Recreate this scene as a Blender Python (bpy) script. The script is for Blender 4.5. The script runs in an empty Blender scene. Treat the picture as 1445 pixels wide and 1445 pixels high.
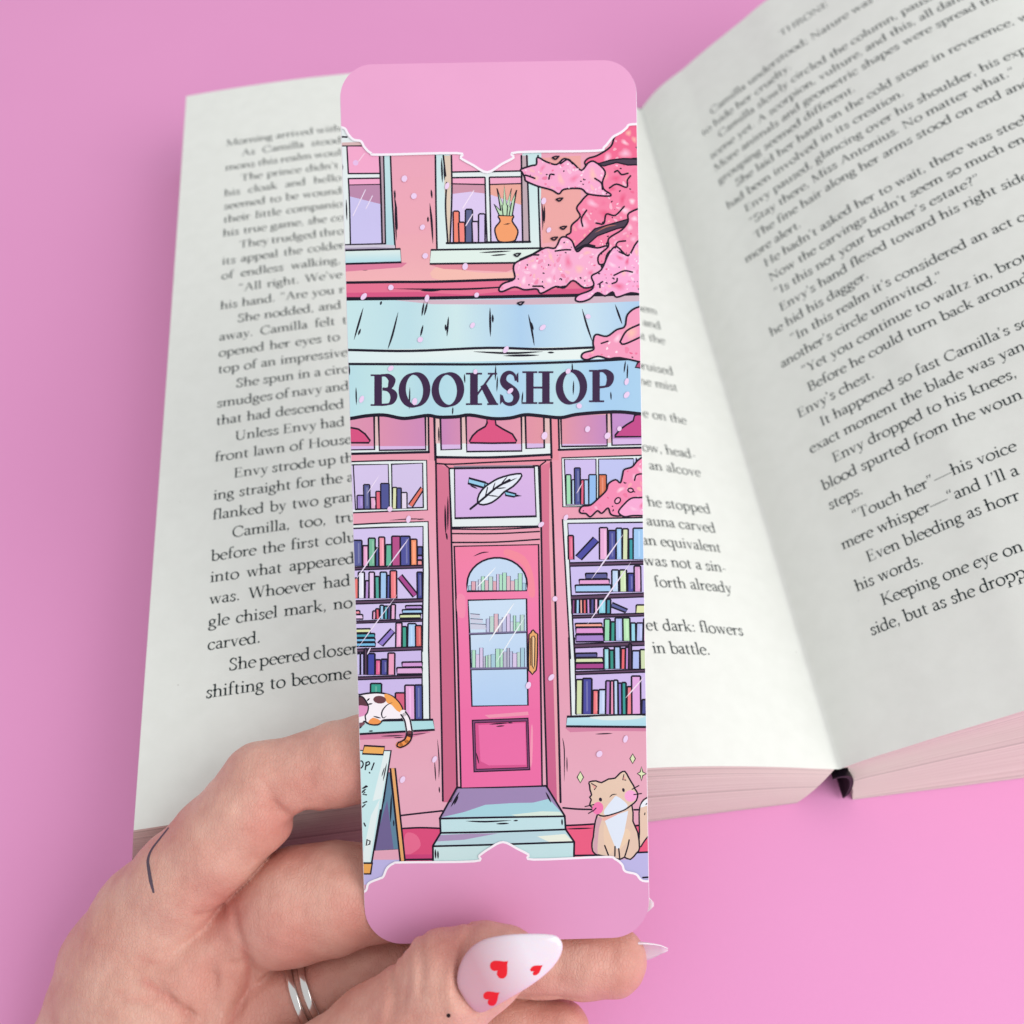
import bpy, bmesh, math, random
import numpy as np
from mathutils import Vector, Matrix
from mathutils.geometry import tessellate_polygon
from mathutils.bvhtree import BVHTree

# ------------------------------------------------------------------ camera
S = bpy.context.scene
COL = S.collection
MM = 0.001
TILT = math.radians(32.2)
CAMH = 226.0                       # mm above the table
cam_d = bpy.data.cameras.new('camera')
cam = bpy.data.objects.new('camera', cam_d); COL.objects.link(cam)
cam.location = (0, 0, CAMH * MM); cam.rotation_euler = (TILT, 0, 0)
cam_d.sensor_width = 36; cam_d.lens = 36; cam_d.clip_start = 0.01; cam_d.clip_end = 20
cam_d.dof.use_dof = True; cam_d.dof.focus_distance = 0.184; cam_d.dof.aperture_fstop = 18.5
S.camera = cam
# ------------------------------------------------------------------ light
W = bpy.data.worlds.new('World'); S.world = W; W.use_nodes = True
bg = W.node_tree.nodes['Background']; bg.inputs[0].default_value = (0.968, 0.985, 1.0, 1); bg.inputs[1].default_value = 0.76
def area(name, loc, target, size, power, col):
    d = bpy.data.lights.new(name, 'AREA'); d.shape = 'RECTANGLE'; d.size, d.size_y = size; d.energy = power; d.color = col
    o = bpy.data.objects.new(name, d); COL.objects.link(o); o.location = loc
    o.rotation_euler = (Vector(target) - Vector(loc)).to_track_quat('-Z', 'Y').to_euler()
    return o
area('window_light', (0.62, -0.16, 0.62), (0.02, 0.1, 0.03), (0.7, 0.7), 5.4, (1.0, 0.985, 0.96))
S.view_settings.view_transform = 'Standard'; S.view_settings.look = 'None'
S.view_settings.exposure = 0; S.view_settings.gamma = 1
S.render.engine = 'CYCLES'
S.cycles.max_bounces = 8

# ------------------------------------------------------------------ helpers
def srgb(h):
    if isinstance(h, str):
        h = h.lstrip('#'); h = [int(h[i:i+2], 16) / 255 for i in (0, 2, 4)]
    return tuple(c / 12.92 if c <= 0.04045 else ((c + 0.055) / 1.055) ** 2.4 for c in h)
def mat(name, col, rough=0.6, spec=0.3, **kw):
    m = bpy.data.materials.new(name); m.use_nodes = True
    b = m.node_tree.nodes['Principled BSDF']
    b.inputs['Base Color'].default_value = (*col, 1); b.inputs['Roughness'].default_value = rough
    b.inputs['Specular IOR Level'].default_value = spec
    for k, v in kw.items(): b.inputs[k.replace('_', ' ')].default_value = v
    return m
def nd(m, t, **kw):
    n = m.node_tree.nodes.new(t)
    for k, v in kw.items(): setattr(n, k, v)
    return n
def ln(m, a, b): m.node_tree.links.new(a, b)
def bsdf(m): return m.node_tree.nodes['Principled BSDF']
def add_bump(m, scale, strength, dist, detail=3, stretch=(1, 1, 1)):
    tc = nd(m, 'ShaderNodeTexCoord'); mp = nd(m, 'ShaderNodeMapping'); mp.inputs['Scale'].default_value = stretch
    nz = nd(m, 'ShaderNodeTexNoise'); nz.inputs['Scale'].default_value = scale; nz.inputs['Detail'].default_value = detail
    bp = nd(m, 'ShaderNodeBump'); bp.inputs['Strength'].default_value = strength; bp.inputs['Distance'].default_value = dist
    ln(m, tc.outputs['Object'], mp.inputs[0]); ln(m, mp.outputs[0], nz.inputs['Vector']); ln(m, nz.outputs[0], bp.inputs['Height']); ln(m, bp.outputs[0], bsdf(m).inputs['Normal'])
    return nz, bp
def link(o, parent=None):
    COL.objects.link(o)
    if parent is not None: o.parent = parent
    return o
def mesh(name, vs, fs, m=None, parent=None, smooth=False, inv=None):
    """vs in world mm; stored in metres, relative to the thing's base when inv is given"""
    me = bpy.data.meshes.new(name)
    v = np.asarray(vs, dtype=float) * MM
    if inv is not None: v = v - np.asarray(inv)
    me.from_pydata([tuple(p) for p in v], [], fs); me.update()
    if m is not None: me.materials.append(m)
    if smooth: me.polygons.foreach_set('use_smooth', [True] * len(me.polygons))
    o = bpy.data.objects.new(name, me)
    return link(o, parent)
def empty(name, loc_mm):
    o = bpy.data.objects.new(name, None); o.location = Vector(loc_mm) * MM; o.empty_display_size = 0.01
    return link(o)
def tag(o, label=None, cat=None, kind=None, group=None):
    if label: o['label'] = label
    if cat: o['category'] = cat
    if kind: o['kind'] = kind
    if group: o['group'] = group
    return o
# photograph measurements -> points of the place (mm): pixel x, y of the 1445 px photograph and a depth or a height
FPX, CPX = 1445.0, 722.5
_R = np.array([1., 0, 0]); _U = np.array([0, math.cos(TILT), math.sin(TILT)]); _F = np.array([0, math.sin(TILT), -math.cos(TILT)])
CAMP = np.array([0, 0, CAMH])
def ray(x, y): return _R * ((x - CPX) / FPX) + _U * ((CPX - y) / FPX) + _F
def at_depth(x, y, Z): return CAMP + ray(x, y) * Z
def at_height(x, y, z):
    r = ray(x, y); return CAMP + r * ((z - CAMH) / r[2])

# ------------------------------------------------------------------ the table
tm = mat('pink_paper', srgb((0.895, 0.575, 0.80)), 0.75, 0.25)
nz = nd(tm, 'ShaderNodeTexNoise'); nz.inputs['Scale'].default_value = 9; nz.inputs['Detail'].default_value = 4
tc = nd(tm, 'ShaderNodeTexCoord'); ln(tm, tc.outputs['Object'], nz.inputs['Vector'])
rp = nd(tm, 'ShaderNodeValToRGB'); rp.color_ramp.elements[0].position = 0.3; rp.color_ramp.elements[1].position = 0.7
rp.color_ramp.elements[0].color = (*srgb((0.893, 0.592, 0.785)), 1); rp.color_ramp.elements[1].color = (*srgb((0.905, 0.607, 0.797)), 1)
ln(tm, nz.outputs[0], rp.inputs[0]); ln(tm, rp.outputs[0], bsdf(tm).inputs['Base Color'])
nz2 = nd(tm, 'ShaderNodeTexNoise'); nz2.inputs['Scale'].default_value = 1400; nz2.inputs['Detail'].default_value = 2
bp = nd(tm, 'ShaderNodeBump'); bp.inputs['Strength'].default_value = 0.12; bp.inputs['Distance'].default_value = 0.0002
ln(tm, tc.outputs['Object'], nz2.inputs['Vector']); ln(tm, nz2.outputs[0], bp.inputs['Height']); ln(tm, bp.outputs[0], bsdf(tm).inputs['Normal'])
g = 900
tag(mesh('tabletop', [(-g, -g, 0), (g, -g, 0), (g, g + 200, 0), (-g, g + 200, 0)], [(0, 1, 2, 3)], tm), 'smooth matt pink tabletop under the open book', 'tabletop', 'structure')
# ------------------------------------------------------------------ pen-drawn serif letters (unit em)
def rib(pts, ws):
    """ribbon polygons along a polyline with a width per point -> list of quads"""
    p = np.asarray(pts, float); n = len(p)
    d = np.zeros_like(p); d[1:-1] = p[2:] - p[:-2]; d[0] = p[1] - p[0]; d[-1] = p[-1] - p[-2]
    if n > 2 and np.allclose(p[0], p[-1]): d[0] = d[-1] = p[1] - p[-2]
    L = np.hypot(d[:, 0], d[:, 1]); L[L < 1e-9] = 1; d /= L[:, None]
    w = np.asarray(ws, float)[:, None] * 0.5
    nn = np.stack([-d[:, 1], d[:, 0]], 1) * w
    a, b = p + nn, p - nn
    return [np.array([a[i], b[i], b[i+1], a[i+1]]) for i in range(n - 1)]
def spline(pts, k=6, closed=False):
    p = np.asarray(pts, float); n = len(p)
    if n < 3: return p
    out = []
    m = n if closed else n - 1
    for i in range(m):
        p0 = p[(i-1) % n] if (closed or i > 0) else 2 * p[0] - p[1]
        p1, p2 = p[i], p[(i+1) % n]
        p3 = p[(i+2) % n] if (closed or i + 2 < n) else 2 * p[-1] - p[-2]
        for t in np.arange(k) / k:
            out.append(0.5 * ((2*p1) + (p2-p0)*t + (2*p0-5*p1+4*p2-p3)*t*t + (3*p1-p0-3*p2+p3)*t**3))
    out.append(p[0] if closed else p[-1])
    return np.array(out)
ST, TH = 0.090, 0.041
def pen(pts, tilt=-0.30, st=None, th=None):
    p = np.asarray(pts, float); st = st or ST; th = th or TH
    d = np.zeros_like(p); d[1:-1] = p[2:] - p[:-2]; d[0] = p[1] - p[0]; d[-1] = p[-1] - p[-2]
    if len(p) > 2 and np.allclose(p[0], p[-1]): d[0] = d[-1] = p[1] - p[-2]
    a = np.arctan2(d[:, 1], d[:, 0]) + tilt
    return rib(p, th + (st - th) * np.abs(np.sin(a)) ** 1.3)
def arc(cx, cy, rx, ry, a0, a1, n=14):
    t = np.radians(np.linspace(a0, a1, n)); return np.stack([cx + rx * np.cos(t), cy + ry * np.sin(t)], 1)
def q(x0, y0, x1, y1): return [np.array([(x0, y0), (x1, y0), (x1, y1), (x0, y1)], float)]
def stem(x, y0, y1, top='', bot='f', w=None):
    w = w or ST; s = 0.026; h = w * 0.5; o = q(x - h, y0, x + h, y1); e = 0.065
    if 'f' in bot: o += q(x - h - e, y0, x + h + e, y0 + s)
    if 'f' in top: o += q(x - h - e, y1 - s, x + h + e, y1)
    if 'l' in top: o += [np.array([(x - h - e - .01, y1 - .05), (x - h, y1 - .075), (x - h, y1 + .012), (x - h - e, y1 - .03)])]
    return o
def dot(x, y, r=0.052): return [arc(x, y, r, r, 0, 360, 9)[:-1]]
def line(pts, w): return rib(pts, [w] * len(pts))
X, CAP, ASC, DES = 0.42, 0.66, 0.71, -0.25
def wedge(x0, y0, x1, y1, w): return [np.array([(x0 - w/2, y0), (x0 + w/2, y0), (x1 + w/2, y1), (x1 - w/2, y1)])]
def ser(x, y, e=.09): return q(x - e, y - .013, x + e, y + .013)
def nshape(x0, x1, top='l'):
    return stem(x0, 0, X, top) + pen(np.vstack([arc((x0+x1)/2 + .01, X - .135, (x1-x0)/2 - .01, .13, 165, 0, 10), [(x1, .1)]])) + stem(x1, 0, .25, '')
G = {
 'a': (.41, pen(np.vstack([arc(.18, X-.10, .12, .10, 170, 20, 9), [(.292, .22), (.292, .08)]])) + pen(np.vstack([[(.29, .25)], arc(.17, .115, .115, .105, 100, 330, 12)])) + pen([(.292, .1), (.32, .02), (.40, .03)])),
 'b': (.50, stem(.11, 0, ASC, 'l', '') + pen(arc(.265, .205, .185, .212, 140, -140, 16))),
 'c': (.42, pen(arc(.235, .205, .185, .212, 42, 318, 18)) + dot(.36, .33, .04)),
 'd': (.51, stem(.385, 0, ASC, 'l', '') + q(.385, 0, .48, .026) + pen(arc(.225, .205, .185, .212, 40, 320, 16))),
 'e': (.42, pen(arc(.225, .205, .18, .212, 10, 315, 18)) + line([(.07, .245), (.40, .245)], .03)),
 'f': (.31, stem(.13, 0, .56, '') + pen(arc(.245, .56, .115, .14, 180, 50, 9)) + line([(.03, X - .015), (.27, X - .015)], .03) + dot(.30, .66, .035)),
 'g': (.45, pen(arc(.20, .275, .135, .14, 0, 360, 18)) + line([(.29, .37), (.42, .40)], .035) + pen([(.10, .17), (.06, .09), (.12, .04)], 0) + pen(np.vstack([[(.12, .045), (.28, .02)], arc(.21, -.11, .18, .105, 60, -240, 16)]))),
 'h': (.52, stem(.11, 0, ASC, 'l') + nshape(.11, .40)),
 'i': (.25, stem(.125, 0, X, 'l') + dot(.125, .6, .05)),
 'j': (.25, stem(.14, -.1, X, 'l', '') + pen([(.14, -.1), (.10, -.22), (.0, -.23)]) + dot(.14, .6, .05)),
 'k': (.50, stem(.11, 0, ASC, 'l') + line([(.15, .19), (.38, .40)], .03) + pen([(.2, .23), (.42, .0)]) + ser(.42, .013) + ser(.37, X - .013, .08)),
 'l': (.25, stem(.125, 0, ASC, 'l')),
 'm': (.78, nshape(.11, .39) + nshape(.39, .67, '')),
 'n': (.52, nshape(.11, .40)),
 'o': (.50, pen(arc(.25, .205, .20, .215, 0, 360, 22))),
 'p': (.51, stem(.11, DES, X, 'l') + pen(arc(.265, .205, .185, .212, 140, -140, 16))),
 'q': (.50, stem(.385, DES, X, '') + pen(arc(.225, .205, .185, .212, 40, 320, 16))),
 'r': (.35, stem(.11, 0, X, 'l') + pen([(.14, .30), (.2, .39), (.27, .41)], 0, .06) + dot(.30, .375, .045)),
 's': (.36, pen(spline([(.30, .33), (.25, .40), (.16, .41), (.085, .33), (.16, .24), (.25, .18), (.295, .09), (.2, .005), (.1, .01), (.05, .10)], 3), 0.5) + q(.29, .3, .32, .42) + q(.04, 0, .07, .13)),
 't': (.32, stem(.13, .08, .52, '', '') + pen(arc(.215, .09, .085, .09, 180, 300, 7)) + line([(.03, X - .015), (.29, X - .015)], .03)),
 'u': (.52, stem(.11, .12, X, 'l', '') + pen(np.vstack([[(.11, .16)], arc(.245, .125, .135, .125, 180, 330, 10)])) + stem(.40, 0, X, 'l', '') + q(.40, 0, .50, .026)),
 'v': (.46, wedge(.09, X, .235, 0, .085) + wedge(.37, X, .235, 0, .034) + ser(.09, X-.013) + ser(.37, X-.013, .075)),
 'w': (.68, wedge(.08, X, .21, 0, .085) + wedge(.335, X, .21, 0, .034) + wedge(.335, X, .47, 0, .085) + wedge(.59, X, .47, 0, .034) + ser(.08, X-.013) + ser(.335, X-.013) + ser(.59, X-.013, .07)),
 'x': (.46, wedge(.09, X, .37, 0, .09) + wedge(.36, X, .09, 0, .034) + ser(.09, X-.013, .08) + ser(.36, X-.013, .08) + ser(.09, .013, .08) + ser(.37, .013, .08)),
 'y': (.45, wedge(.09, X, .24, 0, .085) + line([(.37, X), (.2, -.12), (.09, -.22)], .034) + ser(.09, X-.013) + ser(.37, X-.013, .075) + dot(.07, -.2, .045)),
 'z': (.42, line([(.06, X-.02), (.36, X-.02)], .04) + wedge(.32, X-.02, .09, .02, .08) + line([(.05, .02), (.37, .02)], .04)),
 'A': (.66, wedge(.32, CAP, .09, 0, .038) + wedge(.32, CAP, .55, 0, .095) + line([(.18, .23), (.46, .23)], .03) + ser(.09, .013) + ser(.55, .013)),
 'B': (.59, stem(.14, 0, CAP, 'f') + pen(arc(.27, .49, .18, .165, 90, -90, 12)) + pen(arc(.28, .17, .23, .17, 90, -90, 12)) + line([(.1, CAP-.014), (.28, CAP-.014)], .03) + line([(.14, .335), (.3, .335)], .03) + line([(.1, .014), (.28, .014)], .03)),
 'C': (.66, pen(arc(.36, .33, .30, .34, 42, 318, 22)) + q(.575, .45, .605, .66) + q(.585, .06, .6, .2)),
 'E': (.57, stem(.14, 0, CAP, 'f') + line([(.1, CAP-.014), (.46, CAP-.014)], .028) + line([(.14, .345), (.38, .345)], .03) + line([(.1, .014), (.49, .014)], .03) + wedge(.455, CAP, .455, .53, .03) + wedge(.38, .42, .38, .27, .028) + wedge(.48, .0, .5, .15, .03)),
 'F': (.54, stem(.14, 0, CAP, 'f') + line([(.1, CAP-.014), (.46, CAP-.014)], .028) + line([(.14, .345), (.38, .345)], .03) + wedge(.455, CAP, .455, .53, .03) + wedge(.38, .42, .38, .27, .028)),
 'H': (.76, stem(.15, 0, CAP, 'f') + stem(.61, 0, CAP, 'f') + line([(.15, .345), (.61, .345)], .03)),
 'I': (.34, stem(.17, 0, CAP, 'f')),
 'K': (.68, stem(.14, 0, CAP, 'f') + line([(.17, .27), (.53, CAP)], .034) + pen([(.27, .36), (.6, .0)], -0.1, .1) + ser(.52, CAP-.013) + ser(.6, .013)),
 'M': (.84, stem(.13, 0, CAP, 'f', 'f', .04) + stem(.70, 0, CAP, 'f') + wedge(.14, CAP, .41, 0, .09) + wedge(.69, CAP, .41, 0, .034)),
 'N': (.74, stem(.13, 0, CAP, 'f', 'f', .04) + stem(.60, 0, CAP, 'f', '', .04) + wedge(.12, CAP, .60, 0, .095)),
 'O': (.76, pen(arc(.38, .33, .32, .345, 0, 360, 28))),
 'P': (.56, stem(.14, 0, CAP, 'f') + pen(arc(.27, .475, .21, .18, 90, -100, 14)) + line([(.1, CAP-.014), (.28, CAP-.014)], .03) + line([(.16, .30), (.28, .30)], .03)),
 'R': (.62, stem(.14, 0, CAP, 'f') + pen(arc(.27, .49, .2, .165, 90, -95, 14)) + line([(.1, CAP-.014), (.28, CAP-.014)], .03) + line([(.16, .33), (.28, .33)], .03) + pen([(.3, .33), (.58, 0)], -0.1, .09) + ser(.57, .013)),
 'S': (.48, pen(spline([(.38, .54), (.32, .64), (.2, .655), (.09, .55), (.14, .42), (.3, .31), (.40, .19), (.34, .04), (.2, .005), (.1, .03), (.06, .15)], 4), 0.5) + q(.375, .48, .405, .66) + q(.05, 0, .08, .19)),
 'T': (.61, stem(.305, 0, CAP, '') + line([(.05, CAP-.015), (.56, CAP-.015)], .03) + wedge(.055, CAP, .05, .5, .03) + wedge(.555, CAP, .56, .5, .03)),
 'U': (.72, stem(.15, .2, CAP, 'f', '') + pen(np.vstack([[(.15, .25)], arc(.36, .21, .21, .215, 180, 355, 14)])) + stem(.57, .2, CAP, 'f', '', .038)),
 'W': (.94, wedge(.10, CAP, .29, 0, .095) + wedge(.47, CAP, .29, 0, .036) + wedge(.47, CAP, .66, 0, .095) + wedge(.83, CAP, .66, 0, .036) + ser(.1, CAP-.013) + ser(.47, CAP-.013) + ser(.83, CAP-.013)),
 'Y': (.60, wedge(.09, CAP, .30, .3, .09) + wedge(.51, CAP, .30, .3, .036) + stem(.30, 0, .32, '') + ser(.09, CAP-.013) + ser(.51, CAP-.013)),
 '.': (.22, dot(.1, .045, .05)), ',': (.22, dot(.1, .045, .05) + wedge(.125, .03, .07, -.11, .04)), ':': (.24, dot(.12, .045, .05) + dot(.12, .36, .05)), ';': (.24, dot(.12, .36, .05) + dot(.12, .045, .05) + wedge(.14, .03, .08, -.11, .04)),
 '\u2019': (.2, dot(.1, .64, .05) + wedge(.125, .63, .07, .49, .04)), '\u201c': (.38, dot(.1, .55, .045) + wedge(.075, .56, .13, .7, .04) + dot(.25, .55, .045) + wedge(.225, .56, .28, .7, .04)),
 '\u201d': (.38, dot(.1, .64, .045) + wedge(.125, .63, .07, .49, .04) + dot(.25, .64, .045) + wedge(.275, .63, .22, .49, .04)),
 '\u2014': (1.0, line([(.0, .22), (1.0, .22)], .035)), '-': (.32, line([(.04, .19), (.27, .19)], .04)),
 '?': (.38, pen(np.vstack([arc(.18, .53, .12, .12, 160, -60, 12), [(.19, .33), (.18, .2)]])) + dot(.18, .045, .05)),
 ' ': (.25, []),
}
def layout(txt, x, y, em, x_end=None, italic=(), right=False):
    """quads of one line of type; the spaces stretch so that the line ends at x_end"""
    gaps = txt.count(' '); nat = sum(G[c][0] for c in txt if c != ' ') * em; sp = .25 * em
    if x_end is not None and gaps and not right:
        sp = min(max((x_end - x - nat) / gaps, .16 * em), .55 * em)
        k = (x_end - x - gaps * sp) / nat if nat else 1
        k = min(max(k, .93), 1.07)
    else: k = 1.0
    if right: x = x_end - nat - gaps * sp
    out = []
    for c in txt:
        if c == ' ': x += sp; continue
        for poly in G[c][1]: out.append(poly * (em * k, em) + (x, y))
        x += G[c][0] * em * k
    return out

# ------------------------------------------------------------------ the open book
TH_B = math.radians(7.1)
EX = np.array([math.cos(TH_B), math.sin(TH_B), 0]); EY = np.array([-math.sin(TH_B), math.cos(TH_B), 0]); EZ = np.array([0, 0, 1.])
GUT = at_height(1185, 1085, 11); GUT[2] = 0
def B2W(x, y, z): return GUT + np.multiply.outer(x, EX) + np.multiply.outer(y, EY) + np.multiply.outer(z, EZ)
PH = 224.0
LP = np.array([(-143.4, 28.4), (-131, 29.6), (-115, 30.8), (-100, 31.5), (-80, 31.7), (-60, 30.6), (-45, 28.4), (-36, 26.1), (-26, 22.6), (-15, 17.9), (-7, 14.0), (-2, 11.6), (0, 10.6)])
RP = np.array([(0, 10.6), (1.2, 12.4), (5, 17.0), (11, 22.6), (18, 29.2), (28, 37.8), (34, 43.2), (42, 48.6), (52, 55.5), (62, 61.5), (77, 69.0), (92, 73.5), (108, 75), (118, 74)])
def dense(P, n):
    s = spline(P, 40); d = np.r_[0, np.cumsum(np.hypot(*np.diff(s, axis=0).T))]
    t = np.linspace(0, d[-1], n); return np.stack([np.interp(t, d, s[:, 0]), np.interp(t, d, s[:, 1])], 1), t
LD, LT = dense(LP, 110); LT = LT - LT[-1]          # arc length, 0 at the gutter, negative to the left
RD, RT = dense(RP, 110)
def fanY(y): return np.interp(y, [-10, 0, 25, 70, 230], [.80, .83, .93, 1.0, 1.06])
def Lsurf(s, y, off=0.0):
    x = np.interp(s, LT, LD[:, 0]); z = np.interp(s, LT, LD[:, 1])
    dx = np.interp(s, LT, np.gradient(LD[:, 0], LT)); dz = np.interp(s, LT, np.gradient(LD[:, 1], LT))
    wob = 0.25 * np.sin(y * .021 + s * .03) * np.clip(-s / 60, 0, 1)
    return B2W(x - dz * off, y, z + wob + dx * off)
def Rsurf(s, y, off=0.0):
    x = np.interp(s, RT, RD[:, 0]); z0 = np.interp(s, RT, RD[:, 1]); f = fanY(y); nr = np.clip((12 - x) / 12, 0, 1) * np.clip((y - 60) / 140, 0, 1)
    z = 10.6 + (z0 - 10.6) * (f + .22 * nr)
    dx = np.interp(s, RT, np.gradient(RD[:, 0], RT)); dz = np.interp(s, RT, np.gradient(RD[:, 1], RT)) * f
    return B2W(x - dz * off, y, z + dx * off)

paper = mat('page_paper', srgb((0.925, 0.935, 0.915)), 0.85, 0.15)
nz = nd(paper, 'ShaderNodeTexNoise'); nz.inputs['Scale'].default_value = 260; nz.inputs['Detail'].default_value = 6
tc = nd(paper, 'ShaderNodeTexCoord'); ln(paper, tc.outputs['Object'], nz.inputs['Vector'])
rp = nd(paper, 'ShaderNodeValToRGB'); rp.color_ramp.elements[0].position = .3; rp.color_ramp.elements[1].position = .7
rp.color_ramp.elements[0].color = (*srgb((.888, .893, .872)), 1); rp.color_ramp.elements[1].color = (*srgb((.903, .908, .888)), 1)
ln(paper, nz.outputs[0], rp.inputs[0])
nsp = nd(paper, 'ShaderNodeTexVoronoi'); nsp.inputs['Scale'].default_value = 95; nsp.inputs['Randomness'].default_value = 1
ln(paper, tc.outputs['Object'], nsp.inputs['Vector'])
lt = nd(paper, 'ShaderNodeMath', operation='LESS_THAN'); lt.inputs[1].default_value = .018; ln(paper, nsp.outputs['Distance'], lt.inputs[0])
ms = nd(paper, 'ShaderNodeMath', operation='MULTIPLY'); ms.inputs[1].default_value = .35; ln(paper, lt.outputs[0], ms.inputs[0])
mx = nd(paper, 'ShaderNodeMixRGB'); mx.inputs[2].default_value = (.3, .28, .24, 1); ln(paper, ms.outputs[0], mx.inputs[0]); ln(paper, rp.outputs[0], mx.inputs[1]); ln(paper, mx.outputs[0], bsdf(paper).inputs['Base Color'])
nb = nd(paper, 'ShaderNodeTexNoise'); nb.inputs['Scale'].default_value = 1500; nb.inputs['Detail'].default_value = 3
bp = nd(paper, 'ShaderNodeBump'); bp.inputs['Strength'].default_value = .15; bp.inputs['Distance'].default_value = .0001
ln(paper, tc.outputs['Object'], nb.inputs['Vector']); ln(paper, nb.outputs[0], bp.inputs['Height']); ln(paper, bp.outputs[0], bsdf(paper).inputs['Normal'])

def edge_mat(name, c0, c1):
    """cut page edges: fine sheet lines running along the block (attribute h = height within the stack)"""
    m = mat(name, srgb(c1), 0.9, 0.1)
    at = nd(m, 'ShaderNodeAttribute', attribute_name='hh'); tc = nd(m, 'ShaderNodeTexCoord')
    cb = nd(m, 'ShaderNodeCombineXYZ'); sx = nd(m, 'ShaderNodeSeparateXYZ'); ln(m, tc.outputs['Object'], sx.inputs[0])
    mu = nd(m, 'ShaderNodeMath', operation='MULTIPLY'); mu.inputs[1].default_value = 6; ln(m, sx.outputs[0], mu.inputs[0])
    mv = nd(m, 'ShaderNodeMath', operation='MULTIPLY'); mv.inputs[1].default_value = 6; ln(m, sx.outputs[1], mv.inputs[0])
    mh = nd(m, 'ShaderNodeMath', operation='MULTIPLY'); mh.inputs[1].default_value = 62; ln(m, at.outputs['Fac'], mh.inputs[0])
    ln(m, mu.outputs[0], cb.inputs[0]); ln(m, mv.outputs[0], cb.inputs[1]); ln(m, mh.outputs[0], cb.inputs[2])
    n1 = nd(m, 'ShaderNodeTexNoise'); n1.inputs['Scale'].default_value = 1.0; n1.inputs['Detail'].default_value = 5; n1.inputs['Roughness'].default_value = .7
    ln(m, cb.outputs[0], n1.inputs['Vector'])
    r = nd(m, 'ShaderNodeValToRGB'); r.color_ramp.elements[0].position = .28; r.color_ramp.elements[1].position = .68
    r.color_ramp.elements[0].color = (*srgb(c0), 1); r.color_ramp.elements[1].color = (*srgb(c1), 1)
    ln(m, n1.outputs[0], r.inputs[0])
    bd = nd(m, 'ShaderNodeValToRGB'); e = bd.color_ramp.elements; e[0].position = 0; e[0].color = (1, 1, 1, 1); e[1].position = 1; e[1].color = (1, 1, 1, 1)
    for ps, v in ((.03, 1), (.04, .62), (.05, 1), (.50, 1), (.515, 1.12), (.53, .70), (.555, .95), (.86, 1), (.872, .72), (.885, 1.1), (.90, 1), (.955, .98), (.965, .66), (.975, 1.1)):
        q_ = e.new(ps); q_.color = (v, v, v, 1)
    ad = nd(m, 'ShaderNodeMath', operation='MULTIPLY_ADD'); ad.inputs[1].default_value = .9; ln(m, sx.outputs[0], ad.inputs[0]); ln(m, at.outputs['Fac'], ad.inputs[2])
    ln(m, at.outputs['Fac'], bd.inputs[0])
    ml = nd(m, 'ShaderNodeMixRGB', blend_type='MULTIPLY'); ml.inputs[0].default_value = 1; ln(m, r.outputs[0], ml.inputs[1]); ln(m, bd.outputs[0], ml.inputs[2]); ln(m, ml.outputs[0], bsdf(m).inputs['Base Color'])
    b = nd(m, 'ShaderNodeBump'); b.inputs['Strength'].default_value = .5; b.inputs['Distance'].default_value = .0004
    ln(m, n1.outputs[0], b.inputs['Height']); ln(m, b.outputs[0], bsdf(m).inputs['Normal'])
    return m
edges = edge_mat('page_edges', (.815, .75, .72), (.925, .88, .85))

book = empty('open_book', GUT); tag(book, 'thick open paperback novel lying face up on the pink tabletop behind the bookmark', 'book')
BL = tuple(GUT * MM)
def sheet_stack(name, surf, sarr, bot_fn, floor_fn, ny=90, parent=book):
    """one half of the book: top page + cut edges down to the table, one closed mesh with two materials"""
    ys = np.linspace(0, PH, ny); ns = len(sarr)
    top = np.array([surf(sarr, y) for y in ys])                   # ny, ns, 3
    vs = list(top.reshape(-1, 3)); fs = []; mi = []; hh = [1.0] * len(vs)
    idx = np.arange(ny * ns).reshape(ny, ns)
    for j in range(ny - 1):
        for i in range(ns - 1): fs.append((idx[j, i], idx[j, i+1], idx[j+1, i+1], idx[j+1, i])); mi.append(0)
    loop = [(0, i) for i in range(ns)] + [(j, ns - 1) for j in range(1, ny)] + [(ny - 1, i) for i in range(ns - 2, -1, -1)] + [(j, 0) for j in range(ny - 2, 0, -1)]
    K = 14; rings = [[idx[a] for a in loop]]
    for k in range(1, K + 1):
        t = k / K; r = []
        for (j, i) in loop:
            p = bot_fn(sarr[i], ys[j], top[j, i], t); r.append(len(vs)); vs.append(p); hh.append(1 - t)
        rings.append(r)
    n = len(loop)
    # the sharp corner between page and cut edge: duplicate the first ring
    dup = []
    for v in rings[0]: dup.append(len(vs)); vs.append(vs[v]); hh.append(1.0)
    rings[0] = dup
    for k in range(K):
        for a in range(n):
            b = (a + 1) % n; fs.append((rings[k][b], rings[k][a], rings[k+1][a], rings[k+1][b])); mi.append(1)
    # corners of the ring would be shaded round: keep the edges flat across the four corners by splitting
    o = mesh(name, vs, [tuple(int(q_) for q_ in f) for f in fs], paper, parent, True, BL)
    o.data.materials.append(edges); o.data.polygons.foreach_set('material_index', mi)
    at = o.data.attributes.new('hh', 'FLOAT', 'POINT'); at.data.foreach_set('value', hh)
    try: o.data.set_sharp_from_angle(angle=math.radians(40))
    except Exception: pass
    return o
def Lbot(s, y, P, t):
    x, yy = (P - GUT) @ EX, (P - GUT) @ EY; z = P[2]
    x2 = np.interp(s, [LT[0], -40, -12, 0], [-152.4, -44, -13, -7.0])      # fore-edge leans out, spine side leans away from the gutter
    lean = -3.2 * np.clip(1 - y / 12, 0, 1) + 2.5 * np.clip((y - PH + 12) / 12, 0, 1)
    bul = 0.9 * math.sin(t * math.pi) if y < .1 else 0
    return B2W(x + (x2 - x) * t, yy + lean * t - bul * .5, z * (1 - t) + .15)
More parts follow.
